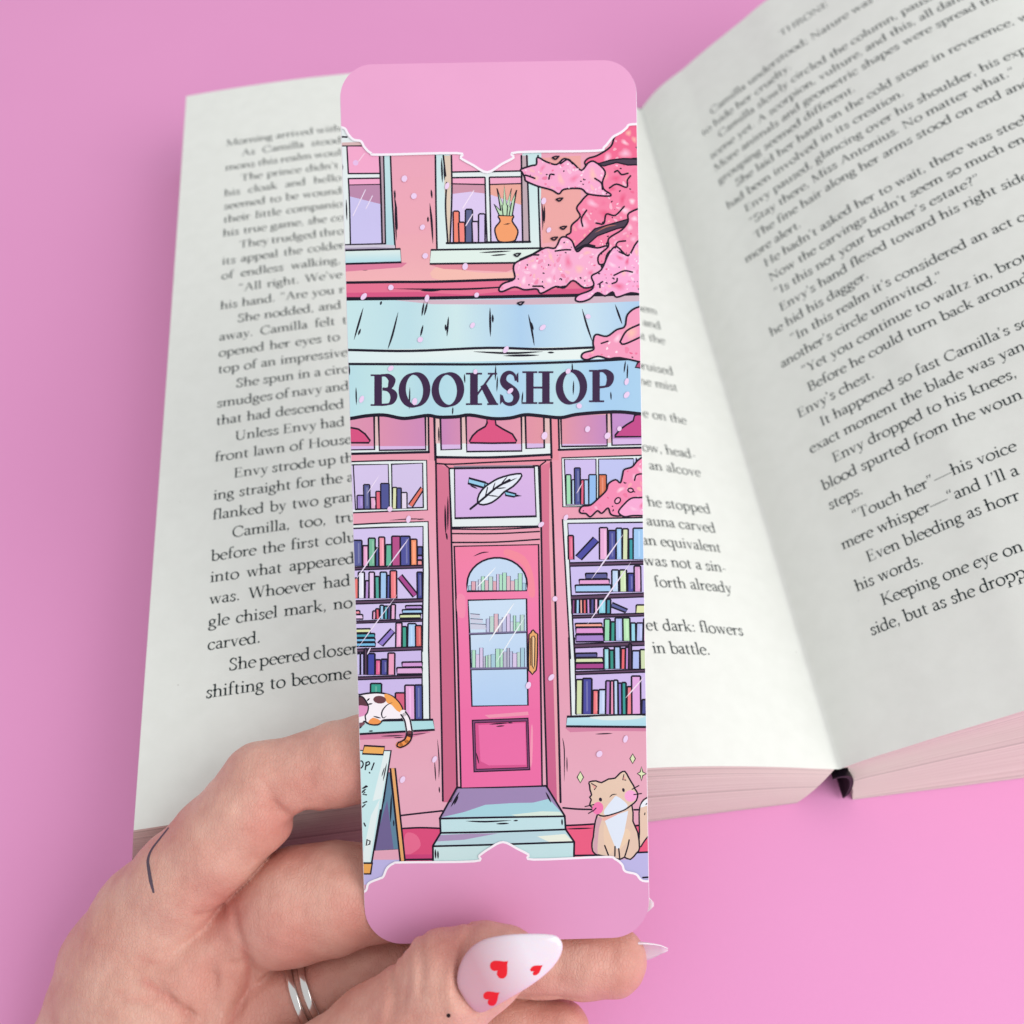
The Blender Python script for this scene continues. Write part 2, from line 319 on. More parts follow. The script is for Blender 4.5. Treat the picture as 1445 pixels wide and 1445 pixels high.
def Rbot(s, y, P, t):
    x, yy = (P - GUT) @ EX, (P - GUT) @ EY; z = P[2]
    x2 = np.interp(s, [0, 8, 30, RT[-1]], [4.3, 7.0, 24, 128])
    lean = -4.0 * np.clip(1 - y / 12, 0, 1) + 2.5 * np.clip((y - PH + 12) / 12, 0, 1)
    w = t if s > 2 else t ** .45
    return B2W(x + (x2 - x) * w, yy + lean * t + (.8 * math.sin(min(1, t / .42) * math.pi) if y < .1 else 0), z * (1 - t) + .15)
lp = sheet_stack('page_block', Lsurf, LT[:-1], Lbot, None)
rp_ = sheet_stack('page_block', Rsurf, RT[1:], Rbot, None)
lp['label'] = 'flatter page block facing the bookmark'; rp_['label'] = 'page block rising steeply from the gutter'
# the gutter: both pages run down to the glue line
gv = []; gf = []
for y in np.linspace(0, PH, 60):
    gv += [Lsurf(LT[-2], y), B2W(0, y, 10.75), Rsurf(RT[1], y)]
for j in range(59): gf += [(3*j, 3*j+1, 3*j+4, 3*j+3), (3*j+1, 3*j+2, 3*j+5, 3*j+4)]
mesh('gutter_fold', gv, gf, paper, book, True, BL)
# dark spine cover arching under the gutter
cov = mat('spine_cover', srgb((.11, .07, .12)), .45, .4)
prof = spline([(-1.6, 9.5), (.2, 10.1), (1.9, 9.8), (3.2, 8.3), (3.75, 5.4), (3.5, 2.4), (2.7, .7)], 7)
dp = np.gradient(prof, axis=0); dp /= np.hypot(dp[:, 0], dp[:, 1])[:, None]
th_ = .35 + .5 * np.sin(np.linspace(0, 1, len(prof)) * math.pi)
inn = prof + np.stack([dp[:, 1], -dp[:, 0]], 1) * th_[:, None]
pv, pf = [], []
for e_ in (0, 1):
    for (x, z) in list(map(tuple, prof)) + list(map(tuple, inn))[::-1]:
        pv.append(B2W(x, PH + 1.5 if e_ else -1.4 - 2.4 * (1 - min(z, 10) / 10), max(z, .05)))
n = len(prof) * 2
for i in range(n): pf.append((i, (i+1) % n, n + (i+1) % n, n + i))
for base in (0, n):
    h = n // 2
    for i in range(h - 1): pf.append((base + i, base + i + 1, base + n - 2 - i, base + n - 1 - i))
mesh('spine_cover', pv, pf, cov, book, True, BL)
# ---- printed text
LINES_L = """Morning arrived with|+As Camilla stood|mons this realm woul|+The prince didn’t|his cloak and hello|seemed to be wound|their little companio|his true game, she co|+They trudged thro|its appeal the colder|of endless walking,|+“All right. We’ve|his hand. “Are you r|+She nodded, and|away. Camilla felt t|opened her eyes to|top of an impressive|+She spun in a circ|smudges of navy and|that had descended|+Unless Envy had|front lawn of House|+Envy strode up th|ing straight for the a|flanked by two gran|+Camilla, too, tru|before the first colu|into what appeared|was. Whoever had|gle chisel mark, no|carved.|+She peered closer,|shifting to become""".split('|')
ENDS_L = [481, 482, 482, 478, 482, 483, 484, 486, 486, 486, 481, 483, 486, 482, 490, 480, 491, 492, 493, 486, 487, 497, 500, 500, 501, 503, 503, 501, 495, 498, None, 512, 496]
LINES_LR = {14: 'hem', 15: 'and', 16: 'at the', 18: 'bruised', 19: 'the mist', 21: 'e on the', 23: 'low, head-', 24: 'an alcove', 26: 'he stopped', 27: 'auna carved', 28: 'an equivalent', 29: 'was not a sin-', 30: 'forth already', 32: 'et dark: flowers', 33: '<in battle.'}
LINES_R = """+Camilla understood; Nature was a|to hide her cruelty.|+Camilla slowly circled the column, pausing|scene yet. A scorpion, vulture, and this, all dance|More animals and geometric shapes were spread thro|grouping seemed different.|+She laid her hand on the cold stone in reverence, won|had been involved in its creation.|+Envy paused, glancing over his shoulder, his expres|+“Stay there, Miss Antonius. No matter what.”|+The fine hair along her arms stood on end and|more alert.|+He hadn’t asked her to wait, there was steel in|+Now the carvings didn’t seem so much ench|+“Is this not your brother’s estate?”|+Envy’s hand flexed toward his right side,|he hid his dagger.|+“In this realm it’s considered an act o|another’s circle uninvited.”|+“Yet you continue to waltz in, broth|+Before he could turn back around|Envy’s chest.|+It happened so fast Camilla’s sc|exact moment the blade was yan|+Envy dropped to his knees,|blood spurted from the woun|steps.|+“Touch her”—his voice|mere whisper—“and I’ll a|+Even bleeding as horr|his words.|+Keeping one eye on|side, but as she dropp""".split('|')
FULL_R = {3, 4, 5, 7, 9, 11, 13, 14, 16, 18, 20, 21, 23, 24, 25, 26, 28, 29, 30, 32, 33, 1}
EM, LEAD, Y33 = 4.05, 5.39, 24.8
def line_y(n): return Y33 + (33 - n) * LEAD
def page_s(px, y, side):
    """arc length on the page where text line y meets photo column px"""
    ss = np.linspace(LT[0], 0, 400) if side < 0 else np.linspace(0, RT[-1], 400)
    P = np.array([(Lsurf if side < 0 else Rsurf)(s, y) for s in ss]) - CAMP
    u = CPX + FPX * (P @ _R) / (P @ _F)
    if side < 0: return float(np.interp(px, u, ss))
    k = int(np.argmax(u)) + 1; return float(np.interp(px, u[:k], ss[:k]))
ink = mat('printing_ink', (.014, .025, .028), .8, .1)
def text_mesh(name, quads, surf, off=.03):
    vs, fs = [], []
    for p in quads:
        k = len(vs)
        P = surf(p[:, 0], p[:, 1], off)
        # order so that the face looks up out of the page
        A = .5 * np.sum(p[:, 0] * np.roll(p[:, 1], -1) - p[:, 1] * np.roll(p[:, 0], -1))
        vs += list(P); f = tuple(range(k, k + len(p))); fs.append(f if A > 0 else f[::-1])
    return mesh(name, vs, fs, ink, None, False, BL)
def Ls(s, y, off): return np.array([Lsurf(a, b, off) for a, b in zip(s, y)])
def Rs(s, y, off): return np.array([Rsurf(a, b, off) for a, b in zip(s, y)])
qs = []
sL = page_s(290, line_y(33), -1); sR = page_s(1050, line_y(32), -1)
for n, t in enumerate(LINES_L, 1):
    y = line_y(n); ind = 4.6 if t[0] == '+' else 0; t = t.lstrip('+')
    e = ENDS_L[n-1]; qs += layout(t, sL + ind, y, EM, page_s(e, y, -1) if e else None)
for n, t in LINES_LR.items():
    y = line_y(n); qs += layout(t.lstrip('<'), 0, y, EM, page_s(1003, y, -1) if t[0] == '<' else sR, right=True)
o = text_mesh('printed_text', qs, Ls); o.parent = lp
qs = []
s0 = page_s(1230, line_y(33), 1)
for n, t in enumerate(LINES_R, 1):
    y = line_y(n); ind = 4.6 if t[0] == '+' else 0; t = t.lstrip('+')
    qs += layout(t, s0 + ind, y, EM, None if n not in FULL_R else None)
qs += layout('THRONE', s0 + 31, line_y(0) + 3.5, EM * .9)
o = text_mesh('printed_text', qs, Rs); o.parent = rp_
# ------------------------------------------------------------------ the bookmark
nrm = -_F + _R * .01296 - _U * .0503; nrm /= np.linalg.norm(nrm)
CC = CAMP + ray(700, 707) * 176.07
def on_card(x, y):
    r = ray(x, y); return CAMP + r * (((CC - CAMP) @ nrm) / (r @ nrm))
_tl, _tr, _br, _bl = on_card(476.5, 91.5), on_card(895.5, 84), on_card(919, 1322), on_card(517.5, 1333)
CE = (_tr - _tl) + (_br - _bl); CE /= np.linalg.norm(CE)
CG = (_bl - _tl) + (_br - _tr); CG -= CE * (CG @ CE); CG /= np.linalg.norm(CG)
CN = np.cross(CE, CG); CN = CN if CN @ nrm > 0 else -CN
CWID, CHEI = 50.0, 151.3
C0 = (_tl + _tr + _bl + _br) / 4 - CE * CWID / 2 - CG * CHEI / 2
def card_uv(x, y):
    p = on_card(x, y) - C0; return np.array([p @ CE, p @ CG])
def card_xyz(uv, h): return C0 + np.multiply.outer(uv[:, 0], CE) + np.multiply.outer(uv[:, 1], CG) + CN * h
bm = empty('bookmark', C0 + CE * CWID / 2 + CG * CHEI); BMI = tuple((C0 + CE * CWID / 2 + CG * CHEI) * MM)
tag(bm, 'glossy printed bookmark with a pink bookshop front, held up by the hand', 'bookmark')
RT_, RB_ = 5.6, 6.6
def card_outline(ins=0.0, n=12):
    o = []
    for cx, cy, r, a0 in ((RT_, RT_, RT_, 180), (CWID - RT_, RT_, RT_, 270), (CWID - RB_, CHEI - RB_, RB_, 0), (RB_, CHEI - RB_, RB_, 90)):
        for t in np.radians(np.linspace(a0, a0 + 90, n)): o.append((cx + (r - ins) * math.cos(t), cy + (r - ins) * math.sin(t)))
    return np.array(o)
white_card = mat('white_card', srgb((.93, .92, .95)), .4, .4)
THK = 0.55
ol = card_outline(); ol2 = card_outline(.06); n = len(ol)
vs = list(card_xyz(ol2, 0)) + list(card_xyz(ol, -.07)) + list(card_xyz(ol, -THK + .07)) + list(card_xyz(ol2, -THK))
fs = [tuple(range(n))[::-1], tuple(range(3 * n, 4 * n))]
for k in range(3): fs += [(k*n + i, k*n + (i+1) % n, (k+1)*n + (i+1) % n, (k+1)*n + i) for i in range(n)]
mesh('card', vs, fs, white_card, bm, False, BMI)
pm = mat('print', (1, 1, 1), .45, .16)
at = nd(pm, 'ShaderNodeAttribute', attribute_name='Col')
nzp = nd(pm, 'ShaderNodeTexNoise'); nzp.inputs['Scale'].default_value = 90; nzp.inputs['Detail'].default_value = 5
tcp = nd(pm, 'ShaderNodeTexCoord'); ln(pm, tcp.outputs['Object'], nzp.inputs['Vector'])
mr = nd(pm, 'ShaderNodeMapRange'); mr.inputs[1].default_value = .3; mr.inputs[2].default_value = .7; mr.inputs[3].default_value = .985; mr.inputs[4].default_value = 1.012
ln(pm, nzp.outputs[0], mr.inputs[0])
mm_ = nd(pm, 'ShaderNodeVectorMath', operation='SCALE'); ln(pm, at.outputs['Color'], mm_.inputs[0]); ln(pm, mr.outputs[0], mm_.inputs['Scale']); ln(pm, mm_.outputs[0], bsdf(pm).inputs['Base Color'])
bsdf(pm).inputs['Coat Weight'].default_value = .06; bsdf(pm).inputs['Coat Roughness'].default_value = .3

INK = '#160e26'
def pale(c):
    l = .3 * c[0] + .55 * c[1] + .15 * c[2]; k = .11
    return (.95 * (c[0] + (l - c[0]) * k * .7), .945 * (c[1] + (l - c[1]) * k), .90 * (c[2] + (l * .97 - c[2]) * k * 1.2))
class Art:
    idx = 0
    def __init__(s): s.T = (0, 0, 1); s.buf = None; s.L = 0; s.rng = random.Random(7)
    def begin(s, name, lev, base=None):
        if base is not None: s.idx = base
        s.name, s.L = name, lev; s.v_, s.f_, s.c_ = [], [], []
    def v(s, *T): s.T = T
    def lev(s, n): s.L = n
    def P(s, p):
        if isinstance(p, str): p = [tuple(map(float, a.split(','))) for a in p.split()]
        ox, oy, k = s.T; return np.array([card_uv(ox + x / k, oy + y / k) for x, y in p])
    def emit(s, uv, col, lev, grad=None):
        # clip at the card's left and right edge
        for ax, lim, sg in ((0, .09, 1), (0, CWID - .09, -1)):
            out = []
            for i in range(len(uv)):
                a, b = uv[i - 1], uv[i]; da, db = sg * (a[ax] - lim), sg * (b[ax] - lim)
                if (da < 0) != (db < 0): out.append(a + (b - a) * da / (da - db))
                if db >= 0: out.append(b)
            uv = np.array(out)
            if len(uv) < 3: return
        keep = [i for i in range(len(uv)) if np.hypot(*(uv[i] - uv[i - 1])) > 1e-4]
        uv = uv[keep]
        if len(uv) < 3: return
        A = np.sum(uv[:, 0] * np.roll(uv[:, 1], -1) - uv[:, 1] * np.roll(uv[:, 0], -1))
        if abs(A) < 1e-5: return
        if A > 0: uv = uv[::-1]
        h = .004 + s.idx * .00013; k = len(s.v_); s.v_ += list(card_xyz(uv, h))
        s.c_ += [pale(srgb(col))] * len(uv) if grad is None else [pale(grad(u)) for u in uv]
        if len(uv) <= 4: s.f_.append(tuple(range(k, k + len(uv))))
        else:
            for t in tessellate_polygon([[Vector((a, b, 0)) for a, b in uv]]):
                a, b, c = t
                e = (uv[b][0]-uv[a][0])*(uv[c][1]-uv[a][1]) - (uv[b][1]-uv[a][1])*(uv[c][0]-uv[a][0])
                if abs(e) > 1e-9: s.f_.append((k + a, k + b, k + c) if e < 0 else (k + a, k + c, k + b))
    def f(s, col, pts, sm=0, dl=0, grad=None):
        s.idx += 1
        uv = s.P(pts)
        if sm: uv = spline(uv, sm, True)[:-1]
        if grad:      # (colour2, u0, v0, u1, v1) in local coordinates: linear gradient
            g2, *g = grad; (a, b) = s.P([g[:2], g[2:]]); d = b - a; c1, c2 = np.array(srgb(col)), np.array(srgb(g2))
            gr = lambda u: tuple(c1 + (c2 - c1) * min(1, max(0, ((u - a) @ d) / (d @ d))))
            s.emit(uv, col, s.L + dl, gr)
        else: s.emit(uv, col, s.L + dl)
    def s(s_, w, pts, col=INK, sm=0, taper=0, dl=1, closed=False):
        uv = s_.P(pts); k = s_.T[2]; w = w / k * .1218 * 1.42; s_.idx += 1
        if closed: uv = spline(uv, sm or 1, True)
        elif sm: uv = spline(uv, sm)
        t = np.linspace(0, 1, len(uv))
        if taper and len(uv) == 2: uv = np.array([uv[0] + (uv[1] - uv[0]) * x for x in np.linspace(0, 1, 7)]); t = np.linspace(0, 1, 7)
        s_.nob = 0
        ws = w * (1 if not taper else .12 + .88 * np.sin(np.pi * t) ** .7) * np.ones(len(uv))
        for qd in rib(uv, ws): s_.emit(qd, col, s_.L + dl)
        if not taper and not closed: 
            for e in (uv[0], uv[-1]): s_.emit(np.array([e + w * .5 * np.array((math.cos(a), math.sin(a))) for a in np.linspace(0, 2 * math.pi, 9)[:-1]]), col, s_.L + dl)
    def fo(s, col, pts, w=11, sm=0, **k): s.f(col, pts, sm, **k); s.s(w, pts, INK, sm, closed=True)
    def el(s, col, x, y, rx, ry=None, rot=0, w=0, n=14, dl=0):
        ry = ry or rx; c, d = math.cos(math.radians(rot)), math.sin(math.radians(rot))
        p = [(x + rx * math.cos(t) * c - ry * math.sin(t) * d, y + rx * math.cos(t) * d + ry * math.sin(t) * c) for t in np.linspace(0, 2 * math.pi, n + 1)[:-1]]
        s.f(col, p, dl=dl)
        if w: s.s(w, p, closed=True)
    def books(s, bot, spec, w=11):
        for it in spec.split(';'):
            xr, top, col = it.split(); x0, x1 = map(float, xr.split('-')); t = float(top); b = bot
            if '/' in col: col, b = col.split('/'); b = float(b)
            j = s.rng.uniform(-4, 4); p = [(x0 + j, t + 4), (x0 + j + 5, t), (x1 + j - 5, t), (x1 + j, t + 4), (x1, b), (x0, b)]
            s.f('#' + col, p); s.s(w, p, closed=True)
            if x1 - x0 > 40 and s.rng.random() < .6:
                c = np.clip(np.array(srgb('#' + col)) * 1.0 + .10, 0, 1)
                xm = x0 + (x1 - x0) * s.rng.uniform(.35, .6); s.idx += 1; uv = s.P([(xm, t + 25), (xm + 14, t + 25), (xm + 16, b - 30), (xm + 2, b - 20)]); s.emit(uv, col, s.L + 1, lambda u: tuple(c))
    def rects(s, spec, w=11):
        for it in spec.split(';'):
            r, col = it.split(); x0, y0, x1, y1 = map(float, r.split(','))
            s.fo('#' + col, [(x0, y0 + 2), (x0 + 3, y0), (x1 - 3, y0 - 3), (x1, y0), (x1 + 2, y1 - 2), (x0 + 2, y1)], w)
    def shelf(s, x0, y0, x1, y1, th, w=9): s.fo('#5b3f5f', [(x0, y0), (x1, y1), (x1, y1 + th), (x0, y0 + th)], w)
    def end(s):
        o = mesh(s.name, s.v_, s.f_, pm, None, False, BMI)
        ca = o.data.color_attributes.new('Col', 'FLOAT_COLOR', 'POINT')
        ca.data.foreach_set('color', [x for c in s.c_ for x in (*c, 1)])
        o.parent = ART_ROOT if ART_ROOT is not None else bm
        return o
ART_ROOT = None
A = Art()
Az, Bz, L3, R4, L5, R6, P7, A8, H2, S6, S7, C8 = (460,70,3.141), (470,400,3.211), (480,700,6.568), (690,700,6.2826), (490,900,6.2826), (690,900,6.0208), (490,1090,3.284), (460,170,6.0208), (690,170,5.5565), (690,560,6.2826), (485,570,6.2826), (800,1050,8.03)
MINT, LITE, WALL = '#bfe0e8', '#dde8ee', '#e7a0b8'
# --- wall: the picture's ground, everything else is its sub-part
A.begin('printed_shop_front', 0); A.v(0, 0, 1)
for y0, y1, c0, c1 in ((150, 250, '#e99fbf', '#e79fb8'), (250, 330, '#e79fb8', '#e9a2b4'), (330, 410, '#e9a2b4', '#efb0b4'), (410, 640, '#e58ea6', '#e694ad'), (640, 760, '#e694ad', '#e79fba'), (760, 980, '#e79fba', '#e09ab6'), (980, 1090, '#e09ab6', '#e2a3bd'), (1090, 1260, '#e2a3bd', '#de9dbc')):
    A.f(c0, [(470, y0), (930, y0), (930, y1), (470, y1)], grad=(c1, 0, y0, 0, y1))
A.lev(1); A.v(*Az)
A.f('#f0b7ae', '500,960 700,990 1000,980 1100,1010 520,1025', 4)
A.f('#e8a0a0', '950,480 1130,470 1130,830 960,860')
A.lev(2)
A.f('#e2688f', '78,1032 480,1030 870,1018 1390,1000 1390,1080 800,1098 78,1105')
A.f('#d44b82', '78,1078 400,1074 640,1088 800,1070 1390,1050 1390,1080 800,1098 78,1105', dl=1)
A.lev(4)
A.s(8, '76,1033 300,1030 480,1029 700,1022 880,1016', sm=4); A.s(11, '76,1105 400,1103 800,1098 1100,1092 1390,1084', sm=4)
A.s(6, '300,1060 600,1062 890,1046', sm=4, taper=1); A.s(8, '420,1068 510,1066', taper=1)
A.s(8, '120,968 215,966', taper=1); A.s(7, '150,975 190,974', taper=1)
A.f('#d8749b', '76,950 335,943 360,945 335,965 76,985'); A.f('#dd8497', '470,950 800,945 860,960 800,985 520,972 462,955')
A.lev(6); A.s(7, '300,625 310,700 318,790', taper=1); A.s(6, '466,620 470,660', taper=1); A.s(7, '460,680 468,760 474,860', sm=3, taper=1); A.s(6, '452,740 452,765', taper=1); A.s(7, '310,740 316,800', taper=1)
A.s(7, '955,660 962,740 960,800', taper=1); A.s(6, '968,690 968,770', taper=1)
# cracks and mouldings of the lower wall, base band and pavement
A.lev(2); A.v(*P7)
A.f('#d93d79', '250,258 440,256 430,285 398,340 396,410 255,412'); A.f('#e8517f', '1008,246 1420,240 1420,385 1048,390 1050,325')
A.f('#b8b0ea', '60,405 400,404 400,520 60,520'); A.f('#b7b2ea', '1100,385 1420,370 1420,520 1100,520')
A.lev(3); A.f('#e4608f', '270,285 320,290 340,340 300,375 262,380', 4); A.f('#c9327a', '250,380 396,380 396,410 255,412'); A.f('#cfa3cc', '1180,395 1330,388 1330,400 1200,412')
A.lev(4); A.s(6, '245,200 330,190 440,178', sm=3); A.s(6, '252,260 340,256 428,259', sm=3); A.s(6, '255,404 400,402'); A.s(6, '1000,164 1070,170 1160,172', sm=3); A.s(6, '1330,173 1420,172'); A.s(6, '1008,246 1080,243 1160,238', sm=3); A.s(6, '1330,248 1420,236'); A.s(5, '1010,262 1140,258', taper=1); A.s(6, '1045,385 1170,383'); A.s(6, '1370,487 1420,484'); A.s(6, '1330,372 1420,368')
A.v(*L5); A.s(8, '800,900 815,1100 812,1250', sm=4, taper=1); A.s(8, '775,1100 785,1270', taper=1); A.s(9, '815,1320 818,1375', taper=1)
A.v(*R6); A.s(7, '625,850 640,960 640,1220', sm=4, taper=1); A.s(7, '662,1010 664,1140', taper=1); A.s(8, '740,792 1060,783', taper=1); A.s(8, '905,818 1050,812', taper=1); A.s(6, '1100,778 1140,776', taper=1)
A.lev(2); A.f('#d07ca3', '645,765 1350,765 1350,795 1000,790 690,802')
A.v(*L5); A.f('#cf77a0', '100,855 700,828 745,836 560,885 100,905'); A.lev(4); A.s(8, '300,872 500,866', taper=1); A.s(7, '410,886 500,884', taper=1); A.s(6, '560,860 700,846', taper=1)
A.v(*S7); A.lev(3); A.s(7, '400,1032 590,1020 720,1022', taper=1, sm=3); A.s(8, '650,1024 712,1020', taper=1)
ART = A.end(); ART_ROOT = ART

# --- upper windows
A.begin('printed_window', 3, 100); A.v(*A8)
A.f(LITE, '90,60 300,60 300,215 90,215'); A.f('#d3b0b4', '90,190 300,182 300,216 90,216', dl=1)
A.lev(5); A.s(10, '95,138 178,141'); A.s(9, '95,219 300,217')
A.f('#efa1cd', '90,222 455,222 470,545 90,545'); A.f('#b884ae', '90,548 466,545 470,712 205,646 90,640'); A.f('#c5bff3', '90,640 205,646 470,712 478,1050 90,1060')
A.lev(6); A.f('#b59aae', '455,222 492,222 505,1046 475,1050'); A.f(MINT, '490,222 550,222 588,1095 505,1052', grad=('#a9d5e4', 500, 300, 560, 1000)); A.f(LITE, '118,222 182,222 207,1052 146,1058'); 
A.lev(8); A.f(LITE, '120,455 462,452 464,492 122,494'); A.lev(9)
for p in ('178,222 190,452', '190,494 200,700 208,1050', '118,222 126,452', '128,494 140,800 146,1055'): A.s(9, p, sm=3)
A.s(9, '192,452 460,450'); A.s(9, '190,494 462,490'); A.s(6, '200,548 464,543'); A.s(11, '452,222 465,560 478,1050', sm=4); A.s(9, '488,222 498,640 506,1048', sm=4); A.s(10, '545,222 562,660 588,1092', sm=4); A.s(10, '140,1058 505,1048')
A.s(8, '140,370 142,420', taper=1); A.s(9, '172,670 178,850', taper=1); A.s(9, '585,590 588,670', taper=1); A.s(9, '585,740 600,1020', taper=1)
A.lev(6); A.f('#c9c4da', '130,1062 500,1054 585,1060 590,1098 130,1108'); A.f('#a99fbe', '130,1085 420,1075 590,1085 590,1098 130,1108', dl=1)
A.lev(9); A.fo('#d9eaea', '120,1105 632,1092 640,1205 120,1220', 12, grad=('#a8d8ea', 0, 1130, 0, 1200))
A.lev(11); A.s(5, '335,590 230,810', '#e9dcf8'); A.s(5, '395,640 340,750', '#e9dcf8'); A.s(5, '328,280 275,350', '#f3cfe8'); A.el('#e3b9ec', 252, 360, 24)
A.end()
A.begin('printed_window', 3, 100); A.v(*Az)
A.f(MINT, '485,440 955,440 950,885 490,885', grad=('#d6e8ec', 0, 500, 0, 880)); A.lev(4)
A.f('#eda2c8', '550,440 870,440 870,600 550,600'); A.f('#e7a396', '725,595 870,595 868,690 725,690'); A.f('#c98ea8', '560,595 710,595 708,650 560,650'); A.f('#d6c3f2', '558,640 640,630 720,640 870,690 868,855 545,855'); A.f('#d9c6b4', '520,470 556,470 548,855 535,855'); A.f('#bca5b2', '866,470 896,470 900,852 870,855')
A.lev(6); A.f(LITE, '560,540 870,538 870,565 562,568'); A.f(LITE, '702,545 728,545 730,855 712,855', dl=1); A.lev(8)
for p in ('485,470 488,700 492,880', '940,470 942,640 950,880', '556,470 558,640 550,855', '535,590 530,700 540,855', '520,470 530,560', '866,470 868,640 872,855', '890,470 898,700 902,852'): A.s(5.5, p, sm=4)
A.s(5, '705,568 708,700 714,853'); A.s(5, '724,568 728,700 731,853'); A.s(5, '562,543 700,540'); A.s(5, '728,541 866,538'); A.s(5, '560,568 702,566'); A.s(5, '726,566 866,564'); A.s(4, '562,595 702,598'); A.s(4, '728,598 866,594'); A.s(7, '535,858 905,852'); A.s(6, '512,480 516,590', taper=1); A.s(6, '524,500 526,580', taper=1)
A.books(853, '565-592 716 f07e68;590-618 765 f08078;617-648 708 5a6190;650-678 762 d6bdea;676-705 728 cdbcf0', 5)
A.lev(11); A.fo('#f0995c', '765,735 830,735 825,760 850,800 845,830 830,850 770,852 752,820 750,790 772,760', 5, 3); A.s(4, '785,775 805,773 818,770', taper=1)
A.lev(9)
for p in ('768,735 745,685 775,715 758,615 785,690 790,600 800,690 822,615 812,700 845,622 825,738',): A.fo('#b9dcb8', p, 4.5)
A.s(3.5, '785,735 780,690'); A.s(3.5, '802,735 805,690'); A.s(3.5, '812,735 822,680'); A.s(3, '655,625 605,705', '#f0e0fa', dl=3); A.s(3, '650,730 620,780', '#f0e0fa', dl=5)
A.lev(13); A.fo('#d9ebe8', '465,888 960,880 860,930 850,945 460,950', 6); A.s(5, '680,900 820,893', taper=1, dl=2); A.s(5, '730,913 800,908', taper=1, dl=2)
A.end()
# --- transom strip with lamps
A.begin('printed_transom_window', 3, 100); A.v(*Bz)
A.f(LITE, '50,603 432,598 434,768 50,772'); A.f(LITE, '465,606 985,600 985,778 465,788'); A.f(LITE, '1022,600 1400,588 1400,748 1022,755'); A.f('#e08fa8', '434,600 463,600 465,800 436,800'); A.f('#e58a9f', '988,600 1020,600 1022,800 990,800')
A.lev(4); A.f('#dcb9bd', '50,603 432,598 433,735 50,735'); A.f('#ddb8ba', '465,606 985,600 985,725 465,725'); A.f('#dcb4bb', '1022,600 1400,588 1400,720 1022,728')
A.lev(5)
for c, c2, x0, x1, ya, yb, yl in (('#d98fb1', '#d787ae', 50, 186, 604, 755, 737), ('#d88aae', '#c982bb', 206, 418, 600, 756, 737), ('#c37fbb', '#d086b3', 486, 579, 606, 754, 730), ('#d487ae', '#de92ac', 602, 853, 604, 762, 727), ('#dc8ba4', '#dd8fa0', 871, 955, 602, 748, 725), ('#de8fa3', '#bf83c4', 1032, 1240, 598, 739, 727), ('#c088cc', '#b98ad2', 1260, 1400, 590, 733, 705)):
    A.f(c, [(x0, ya), (x1, ya - 3), (x1 + 2, yl), (x0 + 4, yl)], grad=(c2, x0, 0, x1, 0)); A.f('#d2b3e8', [(x0 + 4, yl), (x1 + 2, yl), (x1 + 2, yb - 3), (x0 + 4, yb)])
    A.s(6.5, [(x0, ya), (x0 + 4, yb), (x1 + 2, yb - 3), (x1, ya - 3)], dl=2)
A.lev(8)
A.fo('#d4447f', '50,652 85,654 115,660 145,682 168,712 162,722 50,722', 6); A.fo('#d8467f', '697,612 698,632 690,648 655,668 632,690 618,715 622,722 720,724 828,722 831,712 812,682 770,660 738,640 734,612', 6); A.fo('#c23c8b', '1400,592 1366,598 1360,622 1330,640 1300,662 1278,688 1275,695 1400,694', 6)
A.s(8, '80,772 250,768 434,764', sm=3); A.s(6, '432,600 434,764'); A.s(6.5, '458,606 463,800'); A.s(7, '468,786 700,788 986,775', sm=3); A.s(7, '985,603 990,790'); A.s(6, '1021,602 1025,752'); A.s(7, '1022,754 1200,748 1400,744', sm=3); A.s(5, '478,650 480,720', taper=1)
A.end()
# --- small windows with books, either side of the sign
A.begin('printed_window', 3, 100); A.v(*S7)
A.f(LITE, '60,508 735,498 742,940 60,965'); A.lev(4); A.f('#cfc0ee', '60,540 395,535 405,930 60,938'); A.f('#cdbfec', '425,535 700,525 706,918 430,926')
A.s(9, '60,512 400,502 735,500 742,940 400,952 60,966', sm=0); A.s(8, '60,542 85,540 395,535 405,930'); A.s(8, '85,540 105,935'); A.s(8, '425,535 430,926'); A.s(9, '422,535 700,525 706,918', sm=0); A.s(10, '105,936 405,928'); A.s(9, '430,927 706,918'); A.lev(6)
A.books(928, '120-178 810 9a80d2;180-235 715 565b98;240-285 828 e0a8d2;288-328 775 e25f7b;330-405 705 4d529a;430-468 740 d8e0b0;470-510 745 50559a;512-562 785 e0d4f0', 9)
A.lev(8); A.fo('#e36f5c', '575,890 685,735 705,765 610,915', 9); A.s(5, '318,630 205,800', '#eadcf8', taper=1, dl=3)
A.end()
A.begin('printed_window', 3, 100); A.v(*S6)
A.f(LITE, '642,540 1400,516 1400,975 655,975'); A.lev(4); A.f('#c9b9f0', '668,555 948,552 952,960 684,965'); A.f('#b8bff3', '972,552 1400,545 1400,965 976,965')
A.s(9, '1400,517 645,541 655,975 960,972', sm=0); A.s(9, '668,556 948,552 952,955 684,962 668,556'); A.s(9, '972,900 972,552 1280,548 1280,640'); A.s(9, '1305,545 1310,600'); A.lev(6)
A.books(952, '685-730 690 9adbb2;735-760 735 b8d0f2;760-812 630 474f98;812-842 735 e15a80;845-885 735 aac8f2;885-952 690 8cb9f4', 9); A.books(893, '975-1042 690 d86f48', 9); A.s(5, '830,760 775,860', '#f3dcf0', taper=1, dl=3)
A.end()
